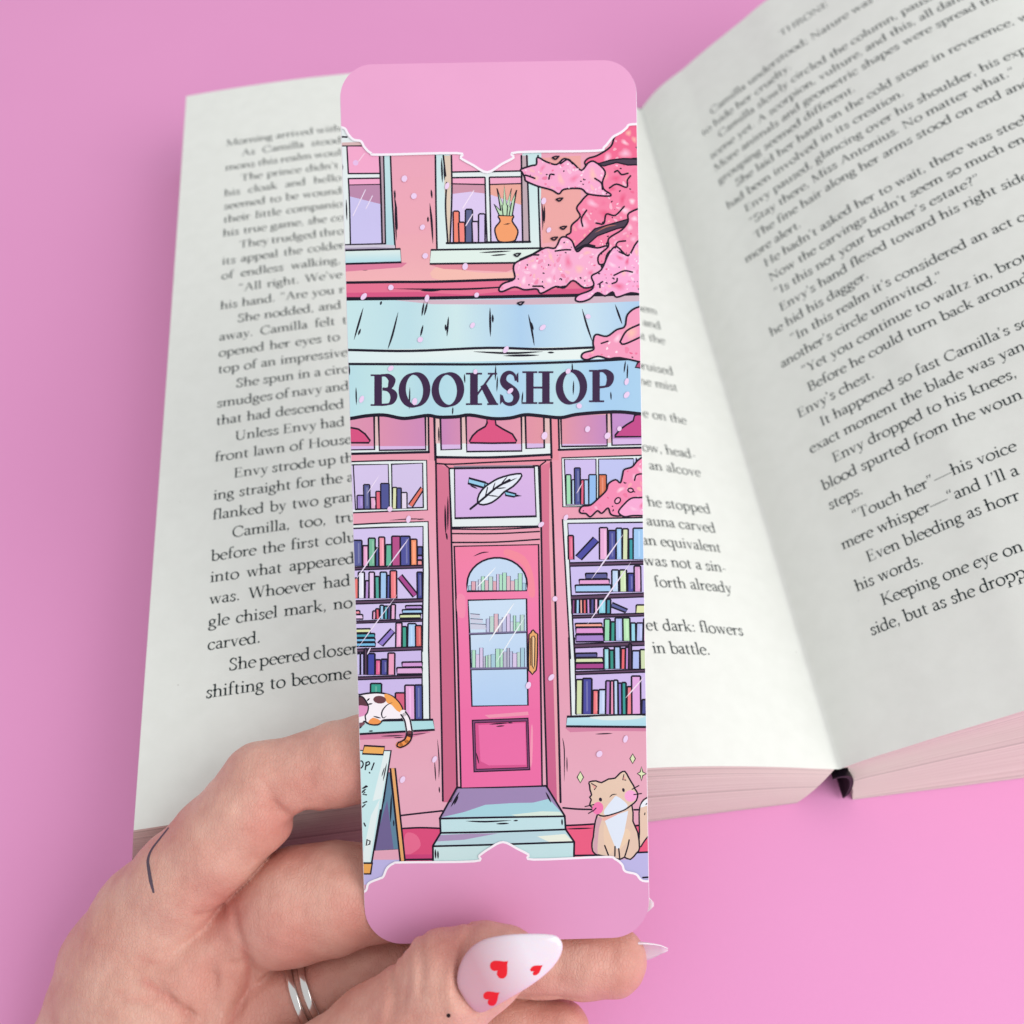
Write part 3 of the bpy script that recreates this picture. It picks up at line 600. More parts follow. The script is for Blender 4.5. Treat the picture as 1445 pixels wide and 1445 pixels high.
# --- awning and valance
A.begin('printed_awning', 8, 200); A.v(*Bz)
for x0, x1, c0, c1 in ((50, 340, '#bfe2ea', '#b4dae8'), (340, 560, '#b4dae8', '#c4e2ea'), (560, 850, '#c4e2ea', '#a5cbf0'), (850, 1120, '#a5cbf0', '#c2def0'), (1120, 1400, '#c2def0', '#a4c8f0')):
    A.f(c0, [(x0, 71 - .0175 * (x0 - 50)), (x1, 71 - .0175 * (x1 - 50)), (x1, 298), (x0, 302)], grad=(c1, x0, 0, x1, 0))
A.lev(9); A.f('#cdb0c4', '280,76 800,72 1400,48 1400,80 1100,92 900,96 450,94')
A.lev(10)
for p in ('137,110 95,255', '125,205 114,235', '295,130 270,230 248,298', '220,80 214,98', '412,85 402,148', '428,85 413,145', '408,188 396,240', '523,150 516,240', '509,185 511,215', '885,140 900,210 912,282', '897,175 908,212', '1128,115 1150,190 1175,265', '1278,95 1310,185'): A.s(6.5, p, taper=1, sm=4)
A.s(7, '711,110 713,240', taper=1); A.s(7, '723,140 724,178', taper=1)
A.lev(9); A.f('#d3e8f0', '50,300 700,294 1400,283 1400,345 740,366 50,366', grad=('#e3eeee', 100, 0, 900, 0))
A.lev(11); A.s(8, '50,301 350,306 700,292 950,298 1180,290 1400,279', sm=5); A.s(8, '50,365 400,366 730,366 1100,355 1400,339', sm=5)
A.s(7, '636,309 800,316 950,309', sm=4, taper=1); A.s(7, '772,328 935,325', taper=1); A.s(6, '972,313 1002,313', taper=1)
wave = '50,610 78,612 150,600 230,596 310,611 360,608 430,598 480,606 560,604 620,596 720,612 800,610 870,595 940,600 1030,608 1100,594 1200,585 1300,582 1400,592'
wpts = [tuple(map(float, a.split(','))) for a in wave.split()]
A.lev(8)
for i, c in enumerate(('#b0dae8', '#b9e0e6', '#a9d4e8', '#b2dcea', '#a6cff0', '#b4dbea', '#9fc9f2')):
    x0, x1 = 50 + i * 193, 50 + (i + 1) * 193
    c2 = ('#b9e0e6', '#a9d4e8', '#b2dcea', '#a6cff0', '#b4dbea', '#9fc9f2', '#a2ccf0')[i]
    bot = [(x, float(np.interp(x, [a for a, _ in wpts], [b for _, b in wpts]))) for x in np.linspace(x1, x0, 9)]
    A.f(c, [(x0, 366 - i * 4), (x1, 362 - i * 4)] + bot, grad=(c2, x0, 0, x1, 0))
A.s(10, '50,71 400,67 800,60 1100,54 1400,47', sm=4); A.s(8, '50,365 400,366 730,366 1100,355 1400,339', sm=5)
A.lev(12); A.s(11, wave, sm=4)
for p in ('73,370 75,415', '104,470 106,550', '348,470 345,570', '737,370 735,440', '745,420 742,490', '543,560 541,595', '1083,360 1085,405', '1090,440 1088,505', '1325,350 1318,405', '1335,365 1332,440', '1258,490 1260,528', '595,410 597,452', '860,490 855,548'): A.s(5, p, taper=1, dl=2)
A.end()
# --- sign lettering
A.begin('printed_lettering', 11); A.v(*Bz)
def heavy(ch, x0, y0, x1, y1):
    w, h = x1 - x0, y1 - y0; tm, tn = 34, 9; I = '#3a2149'
    def S_(pts): return [(x0 + a * w, y1 - b * h) for a, b in pts]
    def bar(a0, b0, a1, b1): A.f(I, S_([(a0, b0), (a1, b0), (a1, b1), (a0, b1)]))
    def curve(pts, k=5, closed=False, mx=tm):
        p = np.array(S_(pts)); p = spline(p, k, closed) 
        d = np.gradient(p, axis=0); 
        if closed: d[0] = d[-1] = p[1] - p[-2]
        an = np.arctan2(d[:, 1], d[:, 0]) + .22
        for qd in rib(p, tn + (mx - tn) * np.abs(np.sin(an)) ** 1.4): A.f(I, [tuple(z) for z in qd])
    s = .055
    if ch == 'B':
        bar(.14, 0, .43, 1); bar(0, 0, .2, s); bar(0, 1 - s, .2, 1)
        curve([(.4, .97), (.62, .96), (.78, .86), (.80, .75), (.70, .58), (.45, .53)]); curve([(.45, .54), (.7, .5), (.86, .38), (.86, .22), (.72, .07), (.4, .03)])
    elif ch == 'O': curve([(.5 + .39 * math.cos(t), .5 + .475 * math.sin(t)) for t in np.linspace(0, 2 * math.pi, 17)[:-1]], 4, True)
    elif ch == 'K':
        bar(.13, 0, .37, 1); bar(.0, 0, .5, s); bar(.0, 1 - s, .5, 1)
        A.f(I, S_([(.37, .40), (.78, .97), (.86, .97), (.37, .30)])); A.f(I, S_([(.45, .58), (.62, .68), (.98, .03), (.72, .03)])); bar(.66, 0, 1.0, s); bar(.68, 1 - s, .97, 1)
    elif ch == 'S':
        
        p = spline(np.array(S_([(.82, .72), (.74, .89), (.52, .965), (.29, .9), (.2, .74), (.3, .61), (.52, .51), (.74, .4), (.84, .25), (.74, .09), (.5, .03), (.25, .09), (.12, .29)])), 5); t = np.linspace(0, 1, len(p))
        for qd in rib(p, 11 + 25 * np.sin(np.pi * t) ** 2.2): A.f(I, [tuple(z) for z in qd])
        A.f(I, S_([(.86, .68), (.94, .68), (.93, .97), (.84, .9)])); A.f(I, S_([(.05, .32), (.12, .32), (.16, .1), (.05, .02)]))
    elif ch == 'H':
        bar(.12, 0, .36, 1); bar(.64, 0, .88, 1); bar(.36, .47, .64, .53)
        for a in (0, .52): bar(a, 0, a + .48, s); bar(a, 1 - s, a + .48, 1)
    elif ch == 'P':
        bar(.14, 0, .44, 1); bar(0, 0, .62, s); bar(0, 1 - s, .2, 1); curve([(.4, .97), (.65, .96), (.85, .84), (.86, .66), (.72, .5), (.42, .46)])
for ch, bx in zip('BOOKSHOP', ((170,412,290,555), (298,405,440,560), (447,405,594,559), (602,405,748,551), (752,398,846,552), (858,398,998,546), (1010,393,1150,546), (1160,392,1270,538))): heavy(ch, *bx)
A.end()
# --- big display windows
A.begin('printed_display_window', 3, 100); A.v(*L3)
A.f(LITE, '100,262 815,238 825,800 815,1480 100,1480'); A.v(*L5); A.f(LITE, '60,0 730,0 730,735 60,740', dl=1); A.v(*L3); A.lev(5); A.f('#cdbff2', '100,300 768,284 766,900 762,1480 100,1480'); A.v(*L5); A.f('#c6b5ee', '60,90 664,88 668,725 60,735', dl=1)
A.v(*L3); A.lev(6); A.s(10, '100,266 400,250 815,236 825,700 820,1440', sm=0); A.s(10, '100,301 400,290 768,282 770,700 762,1440', sm=0); A.v(*L5); A.s(10, '722,85 728,400 732,725'); A.s(9, '660,85 664,400 670,722')
A.v(*L3); A.lev(8)
A.books(648, '120-205 410 565b9e;210-260 460 e5a0d2;262-325 390 6fb798;328-360 480 4a5a9c;360-415 380 ef8fa8;420-480 450 5cb59b;480-558 372 b4468a;560-650 372 4d50a2;655-714 400 f2905f;716-762 470 50559e/545;716-762 552 a486d8/590;716-762 595 ee8f98')
A.books(948, '130-170 760 ea746f;168-225 705 e1e4f8;230-265 785 b890da;268-318 705 e2c2ee;325-366 745 4aa8a0;370-430 705 9cc6f4;432-460 735 545fb0;465-525 692 ef7882;716-764 705 42479a')
A.books(1140, '120-185 1062 e67f94/1095;120-212 1098 e3c4ee;300-330 1065 e5a0ca;333-365 1045 e2586f;370-405 1012 9ccaf4;408-440 1020 48a6b6;440-465 1020 585ea8;470-510 1005 e5aad6')
A.rects('552,1097,745,1132 d3e0a8;576,1054,757,1088 9cc8f4;606,1016,757,1048 b790de;120,1232,280,1268 d8e2a8;120,1277,320,1312 3a9fb8;120,1320,322,1352 6fbaea;120,1360,325,1395 6fbaea')
A.books(1400, '515-570 1175 e9a4d4;575-618 1210 38a08e;625-700 1182 a4caf6;700-758 1200 d85f60')
A.lev(10); A.fo('#a83e92', '537,762 572,728 716,906 676,936'); A.fo('#8a72ce', '350,1360 470,1230 505,1265 395,1390')
A.lev(12)
for a in ((100, 660, 764, 640, 26), (100, 972, 764, 950, 30), (100, 1160, 760, 1140, 20), (100, 1420, 758, 1395, 30)): A.shelf(*a)
A.v(*L5); A.lev(8)
A.books(328, '60-115 140 c3bbf0;118-148 140 b9b2ee;152-178 96 5b3f5f;180-245 140 4145aa;248-296 195 e25a95;300-355 190 47489c;360-420 135 e99ac2')
A.rects('440,265,664,322 dba7de;486,216,664,260 d094da'); A.books(728, '205-302 405 2c9d8e;430-515 488 d6577f;515-602 420 e2a5de;602-668 418 4d55a4'); A.lev(12); A.shelf(60, 348, 664, 330, 24)
A.lev(14); A.fo('#b2dde6', '60,738 760,726 776,815 60,856', 14, grad=('#a6d8e4', 100, 0, 700, 0)); A.s(10, '190,828 230,825', taper=1, dl=2)
A.v(*L3); A.lev(16)
for p in ('355,470 150,770', '638,390 440,660', '535,905 300,1220 170,1400', '285,1400 250,1470'): A.s(8, p, '#e6daf8', taper=1)
A.end()
A.begin('printed_display_window', 3, 100); A.v(*R4)
A.f(LITE, '650,205 1400,188 1400,1500 718,1480'); A.v(*R6); A.f(LITE, '676,-20 1400,-20 1400,655 698,660', dl=1); A.v(*R4); A.lev(5); A.f('#c6b9f2', '700,240 1400,230 1400,1480 760,1480'); A.v(*R6); A.f('#c9b6f0', '728,0 1400,0 1400,648 742,652', dl=1)
A.v(*R4); A.lev(6); A.s(10, '1400,190 700,204 652,206 680,700 722,1440', sm=0); A.s(10, '1400,232 698,242 725,800 760,1440', sm=0); A.v(*R6); A.s(10, '678,0 698,655'); A.s(9, '726,0 742,650')
A.v(*R4); A.lev(8)
A.books(562, '705-752 350 de5a88;980-1052 280 e5a8da;1058-1125 305 4a4ea2;1128-1180 285 9cc8f6;1182-1232 290 d2deb4;1240-1280 380 2c9aa8;1278-1400 285 98c6f6')
A.rects('765,790,1080,852 9cc6f4;800,740,1065,786 e29cd6;856,686,1046,735 585898'); A.books(848, '1090-1150 655 b8d2f6;1160-1222 655 cae2b4;1230-1285 685 4446a2;1290-1348 620 d99cd2')
A.books(1040, '735-762 915 8a3f80;770-802 915 98caf4;805-832 915 f2aaa0;835-864 915 e25f6a;868-897 910 ca92de;900-932 905 4a4a90;935-966 905 eab2da;970-1037 915 88d2ea;1040-1077 915 3890a8;1302-1400 965 dae2a8')
A.rects('765,1130,1000,1162 f0a292;770,1166,1010,1222 da91d6;770,1230,1015,1292 a280d2'); A.books(1284, '1020-1072 1090 90dab2;1078-1117 1115 2c9a8e;1120-1187 1080 a9baf2;1190-1252 1080 b0e2b0;1258-1302 1125 90d2ec;1305-1364 1125 b0baf2;1368-1420 1085 d8a0d0')
A.lev(10); A.fo('#4748a8', '770,530 925,365 972,405 820,565'); A.fo('#585ea0', '1082,982 1095,945 1230,1005 1210,1032')
A.lev(12)
for a in ((712, 592, 1400, 574, 30), (724, 884, 1400, 858, 34), (742, 1058, 1400, 1038, 24), (758, 1312, 1400, 1288, 34)): A.shelf(*a)
A.v(*R6); A.lev(8)
A.rects('736,132,916,168 585898;736,172,966,212 d2deb0;736,216,985,266 a83b90'); A.books(264, '977-1022 90 90d2e2;1026-1064 105 2c9488;1068-1117 75 a9c6f4;1120-1156 90 e75f6a;1157-1186 80 ba86d6;1188-1210 50 5b3f5f;1216-1280 110 a9baf4;1286-1340 100 cadab0')
A.books(648, '738-792 355 cadaa8;795-872 345 4747a2;880-927 445 ea707a;930-1002 440 baccf4;990-1027 365 b280d2;1030-1062 365 ea92ba;1062-1097 360 bad2f6;1099-1130 385 8a78d2;1131-1167 380 2c9a98;1170-1226 415 ea788a;1214-1290 325 dea2e2;1296-1380 525 4a4e98')
A.lev(12); A.shelf(732, 288, 1400, 264, 24)
A.lev(14); A.fo('#b6deec', '664,670 1400,650 1400,758 656,752', 14, grad=('#a4d4ea', 0, 660, 0, 760)); A.f('#d6e2e4', '860,672 1300,660 1250,690 1000,700', 4, dl=2)
A.v(*R4); A.lev(17)
for p in ('1190,340 910,735', '1258,585 870,1140'): A.s(9, p, '#e8ddf8', taper=1)
A.v(*R6); A.s(8, '1320,330 1160,512', '#eedcf2', taper=1)
A.end()
# --- doorway: jambs, sign, door
A.begin('printed_doorway', 4, 100); A.v(0, 0, 1)
A.f('#d46f92', '615.5,653 634,661 637,760 641,920 647,1112 637,1132 625,1132 620,905 617,760', grad=('#c95f88', 0, 660, 0, 900)); A.f('#d66f90', '762,657 779,651 781,760 786,930 791,1132 784,1132 771,1110 767,930 765,800', grad=('#c85a8c', 0, 660, 0, 1000)); A.f('#e59fb0', '775,662 779,651 781,760 786,930 791,1132 786,1132 780,930 775,760', dl=1)
A.f('#e48ba2', '616,646 778,644 778,652 760,658 637,660 616,654', dl=1); A.f('#e59ab2', '637,742 762,740 762,768 640,771', dl=2)
A.lev(7)
A.s(1.9, '613.5,592 615,645 617,760 621,905 625,1130', sm=4); A.s(1.8, '634,662 637,760 641,920 645,1112', sm=4); A.s(2.2, '777.5,652 781,760 786,930 791,1132', sm=4); A.s(1.9, '762,658 764,760 767,930 772,1110', sm=4); A.s(1.6, '616,654 640,655 700,652 778,649', sm=3); A.s(1.6, '616,646 700,646 778,642', sm=3); A.s(1.4, '627,655 634,661'); A.s(1.4, '762,657 770,651')
A.s(1.5, '638,746.5 700,747 760,744', sm=3); A.s(1.5, '638,753 700,753 761,750', sm=3); A.s(1.6, '638,765.5 700,765 761,761', sm=3)
A.s(2, '628,712 629,755', taper=1); A.s(1.8, '632,700 632,748', taper=1); A.s(1.8, '630,752 631,762', taper=1); A.s(1.5, '645,780 648,920 651,1112', sm=3); A.s(1.3, '655,938 659,972', taper=1)
A.end()
A.begin('printed_sign', 6); A.v(*Bz)
A.fo(LITE, '527,838 930,826 940,1100 538,1106', 7); A.f('#8f7f96', '545,826 900,822 915,832 552,840', dl=1); A.lev(8)
A.fo('#d3b0e8', '550,838 912,832 920,1055 553,1064', 8, grad=('#cfaae8', 0, 850, 0, 1060)); A.lev(10)
A.fo('#8fc9ee', '616,882 690,902 684,926 612,906', 7); A.fo('#9fd3f0', '690,903 724,916 706,932 684,926', 6); A.fo('#7fc6e8', '776,940 830,954 822,967 782,960', 6); A.f(INK, '826,954 856,963 822,968', dl=1); A.s(5, '620,915 655,930', taper=1)
A.lev(12); A.fo('#dfe7f8', '655,992 662,955 688,922 720,900 748,884 800,868 852,862 848,885 815,920 775,945 755,966 720,992 680,1003', 6, 2)
A.lev(14); A.s(7, '622,1022 680,975 740,925 800,890', sm=4); A.s(4, '690,965 700,925'); A.s(4, '720,945 735,900', taper=1); A.s(4, '700,960 750,965', taper=1); A.s(4, '735,930 785,925', taper=1); A.s(4, '760,910 790,875', taper=1); A.s(4, '760,915 835,880', taper=1)
A.end()
A.begin('printed_door', 6); A.v(0, 0, 1)
A.f('#ee78a4', '641,771 760,768 761,850 643,850', grad=('#ee74ac', 0, 771, 0, 850)); A.f('#ee74ac', '643,850 761,850 763,1000 648.5,1000', grad=('#ea62a6', 0, 850, 0, 1000)); A.f('#ea62a6', '648.5,1000 763,1000 765,1108 650.5,1112')
A.s(2, '641,771 760,768.5 762.5,930 765,1109 650.5,1112 646,920', closed=True)
A.lev(7); A.f('#f0829a', '715,775 740,785 752,810 755,840 746,840 744,812 735,795 712,784', 3); A.f('#ea8fb0', '684,1009 745,1004 746,1009 690,1013'); A.f('#f08fb4', '749.5,1025 752,1030 751,1075 748,1080', 2); A.f('#ef85ad', '645,840 656,842 656,870 646,868', 3)
A.lev(8)
arch = [(659, 834.5), (659, 824)] + [(701.5 + 42.3 * math.cos(t), 824 - 37 * math.sin(t)) for t in np.linspace(math.pi, 0, 16)] + [(743.5, 833)]
A.fo('#bdd5f4', arch, 1.9); A.fo('#c3daf5', '660.5,847 743,845 745,995 666,996.5 663,900', 1.9, grad=('#a8c8f4', 0, 880, 0, 995))
A.s(1.3, '668,785 680,780 690,779', taper=1, sm=3)
A.lev(10)
rg = random.Random(3)
for y, x0, x1, hmin, hmax in ((833, 661, 742, 12, 26), (892, 686, 742, 14, 26), (942, 666, 743, 14, 28)):
    x = x0
    while x < x1 - 3:
        w = rg.uniform(3.4, 6.4); h = rg.uniform(hmin, hmax); e = min(1, (x - x0 + 4) / 12, (x1 - x + 2) / 12) if y == 833 else 1
        c = rg.choice(['#b6d3cf', '#a3b0d4', '#d9b3c4', '#b9bfe6', '#d2c2ea', '#9fc7dc', '#a9dcc4', '#c7cfe8', '#b3b3cf', '#d9a3b4'])
        w = min(w, x1 - x); p = [(x, y - h * e), (x + w, y - h * e), (x + w, y), (x, y)]; A.f(c, p); A.s(.7, p, '#3f3a66', closed=True); x += w
for y0, y1 in ((866, 872), (873, 879), (880, 888)): A.f('#c5c9e2', [(664, y0), (676 + (y0 - 866) * .6, y0 + 1), (678 + (y0 - 866) * .6, y1), (664, y1)]); A.s(.7, [(664, y0), (677 + (y0 - 866) * .6, y0 + 1)], '#3f3a66')
A.lev(12); A.f('#77709a', '662,893 743,890 743,892.5 662,895.5'); A.f('#77709a', '664,942 744,941 744,943.5 664,945'); A.s(.9, '662,895.7 743,892.7', '#332c50'); A.s(.9, '664,945.2 744,943.7', '#332c50')
A.s(1.6, '726,850 690,905', '#eef2fb', taper=1, dl=2); A.s(1.2, '741,870 700,935', '#e3ecfa', taper=1, dl=2); A.s(1.2, '700,800 672,830', '#eef2fb', taper=1, dl=2)
A.lev(8); A.fo('#7c3d72', '666.5,1016.5 745,1013.5 747.5,1086 669,1089', 1.7); A.lev(10); A.fo('#d3488f', '670,1020 742.5,1017.5 744.5,1083 672,1085.5', 1.2); A.lev(12); A.f('#e862a8', '675,1023 741,1020 742.5,1079 690,1080 678,1074', 0)
A.s(1.5, '690,1022 718,1020', taper=1); A.s(1.4, '700,1025 712,1024', taper=1); A.s(1.3, '716,1020 724,1020', taper=1); A.s(1.3, '672,1062 676,1078', taper=1)
A.end()
A.begin('printed_door_handle', 16); A.v(*R4)
A.fo('#e5a45c', '355,1225 372,1212 380,1195 392,1186 402,1198 412,1212 432,1222 430,1400 425,1500 418,1545 400,1562 385,1582 368,1560 352,1545 350,1450', 9); A.lev(18); A.fo('#f0c48c', '380,1245 400,1240 408,1260 404,1500 394,1530 382,1500', 7); A.s(5, '368,1260 368,1500', dl=0)
A.end()
# --- steps
A.begin('printed_steps', 5, 100); A.v(*P7)
A.f('#9a83b8', '508,70 922,62 1008,202 428,214'); A.f('#c4e1e8', '396,342 1052,322 1052,420 396,420', grad=('#b8dde6', 400, 0, 1000, 0)); A.f('#b2d3e2', '432,280 1010,264 1052,322 396,342'); A.f('#badde8', '428,214 1008,203 1012,264 432,280')
A.lev(6); A.f('#9fd0e2', '436,208 540,184 640,150 760,142 860,140 935,122 1004,198'); A.f('#d2e6de', '760,196 900,180 985,182 1003,200 800,207', dl=1); A.f('#a68fbe', '432,290 560,284 700,282 540,312 410,320'); A.f('#e2eadf', '880,296 1010,285 1046,320 940,324')
A.lev(8)
for p in ('508,70 700,68 922,62', '508,70 428,214', '922,62 1008,202', '428,214 700,208 1008,203', '430,214 433,280', '1008,203 1012,264', '433,280 700,275 1012,264', '433,280 397,340', '1012,264 1052,322', '397,342 700,334 1052,322', '397,342 398,420', '1052,322 1050,420'): A.s(6.5, p, sm=2)
A.s(6, '550,225 640,228 760,222', taper=1, sm=3); A.s(6, '690,238 750,236', taper=1); A.s(5, '770,224 792,222', taper=1); A.s(6, '520,90 480,160', taper=1); A.s(6, '515,110 495,150', taper=1); A.s(6, '920,90 945,140', taper=1); A.s(6, '995,215 996,245', taper=1); A.s(6, '408,355 410,400', taper=1); A.s(6, '420,362 421,400', taper=1)
A.end()
# --- board on the pavement
A.begin('printed_chalk_board', 6, 140); A.v(*P7)
A.fo('#5a82a2', '188,0 200,0 240,355 128,362', 6); A.f('#6c5f96', '150,250 185,130 215,355 130,360', dl=1); A.fo('#e3a35c', '200,-20 222,-20 268,412 246,412', 6)
A.lev(9); A.v(*L5); A.fo('#bfe3ec', '60,998 388,1000 322,1445 310,1500 60,1500', 12); A.v(*P7); A.fo('#bfe3ec', '30,100 170,80 113,420 30,420', 6, dl=0); A.lev(11); A.v(*L5); A.f('#bfe3ec', '60,1004 382,1006 300,1520 60,1520'); A.f('#dceaf0', '330,1010 380,1008 300,1445 225,1445', dl=1); A.v(*P7); A.f('#bfe3ec', '30,160 158,120 108,414 30,414'); A.f('#dceaf0', '110,200 152,120 104,414 66,414', dl=1)
A.lev(13); A.fo('#e8a33c', '60,420 116,420 108,470 60,470', 7); A.s(6, '60,420 116,420'); A.v(*L5); A.fo('#eaa845', '152,956 332,966 318,1036 134,1028', 12)
for p in ('100,1098 128,1092 142,1118 128,1150 100,1160', '168,1105 160,1168', '166,1108 190,1098 198,1118 166,1136', '238,1110 215,1170', '196,1194 200,1198', '178,1318 140,1335 165,1340 138,1358 158,1368 138,1388 170,1392'): A.s(9, p, sm=3 if '1092' in p or '1098' in p else 0, dl=2)
A.s(8, '350,1110 318,1270', taper=1, dl=2); A.s(7, '330,1150 305,1230', taper=1, dl=2)
A.v(*P7)
for p in ('88,62 70,75 84,78 70,92', '90,135 72,142 84,148 70,160', '78,235 84,248', '92,312 88,338 104,332 106,318 92,312'): A.s(5, p, dl=2)
A.s(6, '205,100 200,230', taper=1); A.s(5, '215,220 216,250', taper=1)
A.end()
# --- the two cats
A.begin('printed_sleeping_cat', 18, 520); A.v(*L5)
A.fo('#f1eaf6', '60,520 110,505 200,490 300,489 400,518 470,588 497,655 496,700 470,722 330,727 300,748 270,770 200,766 150,740 120,790 60,790', 11, 3)
A.f('#5d3442', '60,530 120,522 150,545 175,580 184,604 120,604 60,604', 2); A.f('#df8fc4', '60,606 180,606 176,650 150,690 60,700', 2); A.f('#f2a03c', '330,497 400,520 468,592 490,662 440,645 395,595 350,572', 3); A.f('#ef9238', '188,742 230,706 300,736 268,764 200,760', 2); A.f('#7a4a5a', '110,752 160,752 130,785 60,785', 2)
A.el('#6c3a45', 288, 548, 58, 35, 4, dl=1)
A.lev(20); A.s(9, '60,530 130,520 172,570 188,610 180,660 160,690 165,730', sm=4); A.s(10, '200,535 172,560', taper=1); A.s(10, '225,582 180,590', taper=1); A.s(9, '400,572 350,598 315,640 305,680 320,710 350,692', sm=4, taper=1); A.s(9, '230,694 300,712', taper=1); A.s(9, '160,735 180,765', taper=1)
A.lev(19); tl = spline(np.array([(497, 668), (530, 720), (545, 790), (552, 850), (535, 905), (500, 935), (462, 950)]), 6)
for (a, b, c) in ((0, 20, '#f1eaf6'), (18, 25, '#6c3a45'), (24, 37, '#f0902f')):
    sg = tl[a:b]; A.s(46, [tuple(p) for p in sg], c, dl=0)
A.lev(21); d = np.gradient(tl, axis=0); d /= np.hypot(d[:, 0], d[:, 1])[:, None]; nn = np.stack([-d[:, 1], d[:, 0]], 1) * 24
A.s(10, [tuple(p) for p in tl + nn] ); A.s(10, [tuple(p) for p in tl - nn]); e = tl[-1]; A.s(10, [tuple(e + nn[-1]), tuple(e + d[-1] * 22), tuple(e - nn[-1])], sm=5)
A.end()
A.begin('printed_sitting_cat', 8, 120); A.v(*C8)
A.fo('#e1c2b0', '818,780 835,690 870,630 945,592 990,600 990,1010 925,1040 870,1110 815,1180 822,1000', 12, 2); A.f('#e6ebf8', '832,720 860,655 930,608 990,600 990,690 900,700', 2, dl=0); A.lev(10); A.s(9, '890,690 912,665', taper=1); A.s(9, '880,800 884,780'); A.s(9, '915,775 920,760')
A.lev(10); A.fo('#dfc1af', '345,800 312,930 300,1050 284,1120 292,1212 345,1252 480,1282 600,1305 650,1282 720,1306 790,1232 822,1180 802,1000 748,875 735,690 560,640 400,720', 13, 2); A.lev(11); A.f('#cfa0b2', '345,830 322,930 312,1050 298,1120 304,1210 350,1250 345,1180 365,950 400,840', 2); A.f('#e6c7ae', '430,900 500,1050 545,1160 480,1250 430,1150 415,1000', 2); A.f('#e8caae', '650,960 720,1000 700,1090 640,1150 590,1190', 2); A.lev(12); A.f('#d9e4f9', '430,870 560,800 695,755 650,1000 592,1195 550,1175 490,1030'); A.lev(13); A.f('#e8a8a0', '390,860 420,820 640,755 560,805 430,868')
A.lev(14)
A.fo('#e1c3af', '258,470 252,430 330,417 390,437 470,396 545,386 598,332 655,308 700,380 735,440 755,470 768,505 802,562 786,640 725,695 650,745 520,792 420,816 350,796 292,722 258,690 276,630 258,602 280,575 262,520', 13, 2)
A.lev(15); A.f('#d9e4f9', '425,745 520,622 560,588 640,640 690,700 640,742 520,785 430,802', 2); A.el('#f070b2', 350, 725, 62, 72, 20); A.el('#f2a0d8', 722, 588, 70, 66); A.f('#e3a39c', '278,446 338,480 308,516'); A.f('#e3a39c', '642,345 668,402 632,406')
A.lev(16); A.el('#241a33', 380, 628, 18, 23, -15, dl=1); A.el('#241a33', 640, 520, 15, 23, -15, dl=1); A.s(9, '480,606 515,573 570,567', sm=4, taper=1); A.s(9, '278,446 338,480 312,515'); A.s(8, '645,345 632,405 668,408')
for p in ('738,512 815,470', '758,572 845,560', '205,708 305,685', '295,760 330,725', '245,785 290,758'): A.s(9, p)
for p in ('428,1150 470,1258', '545,1160 543,1268', '587,1185 598,1290', '705,1085 690,1160 655,1275'): A.s(12, p, sm=2)
A.lev(8)
for x, y, a, b in ((152, 375, 36, 64), (745, 165, 31, 55)): A.fo('#d9e3b6', [(x, y - b), (x + a, y), (x, y + b), (x - a, y)], 9)
x, y = 845, 335; A.fo('#d9e3b6', [(x, y - 78), (x + 14, y - 20), (x + 54, y), (x + 14, y + 22), (x, y + 80), (x - 14, y + 22), (x - 48, y), (x - 14, y - 20)], 9)
A.end()
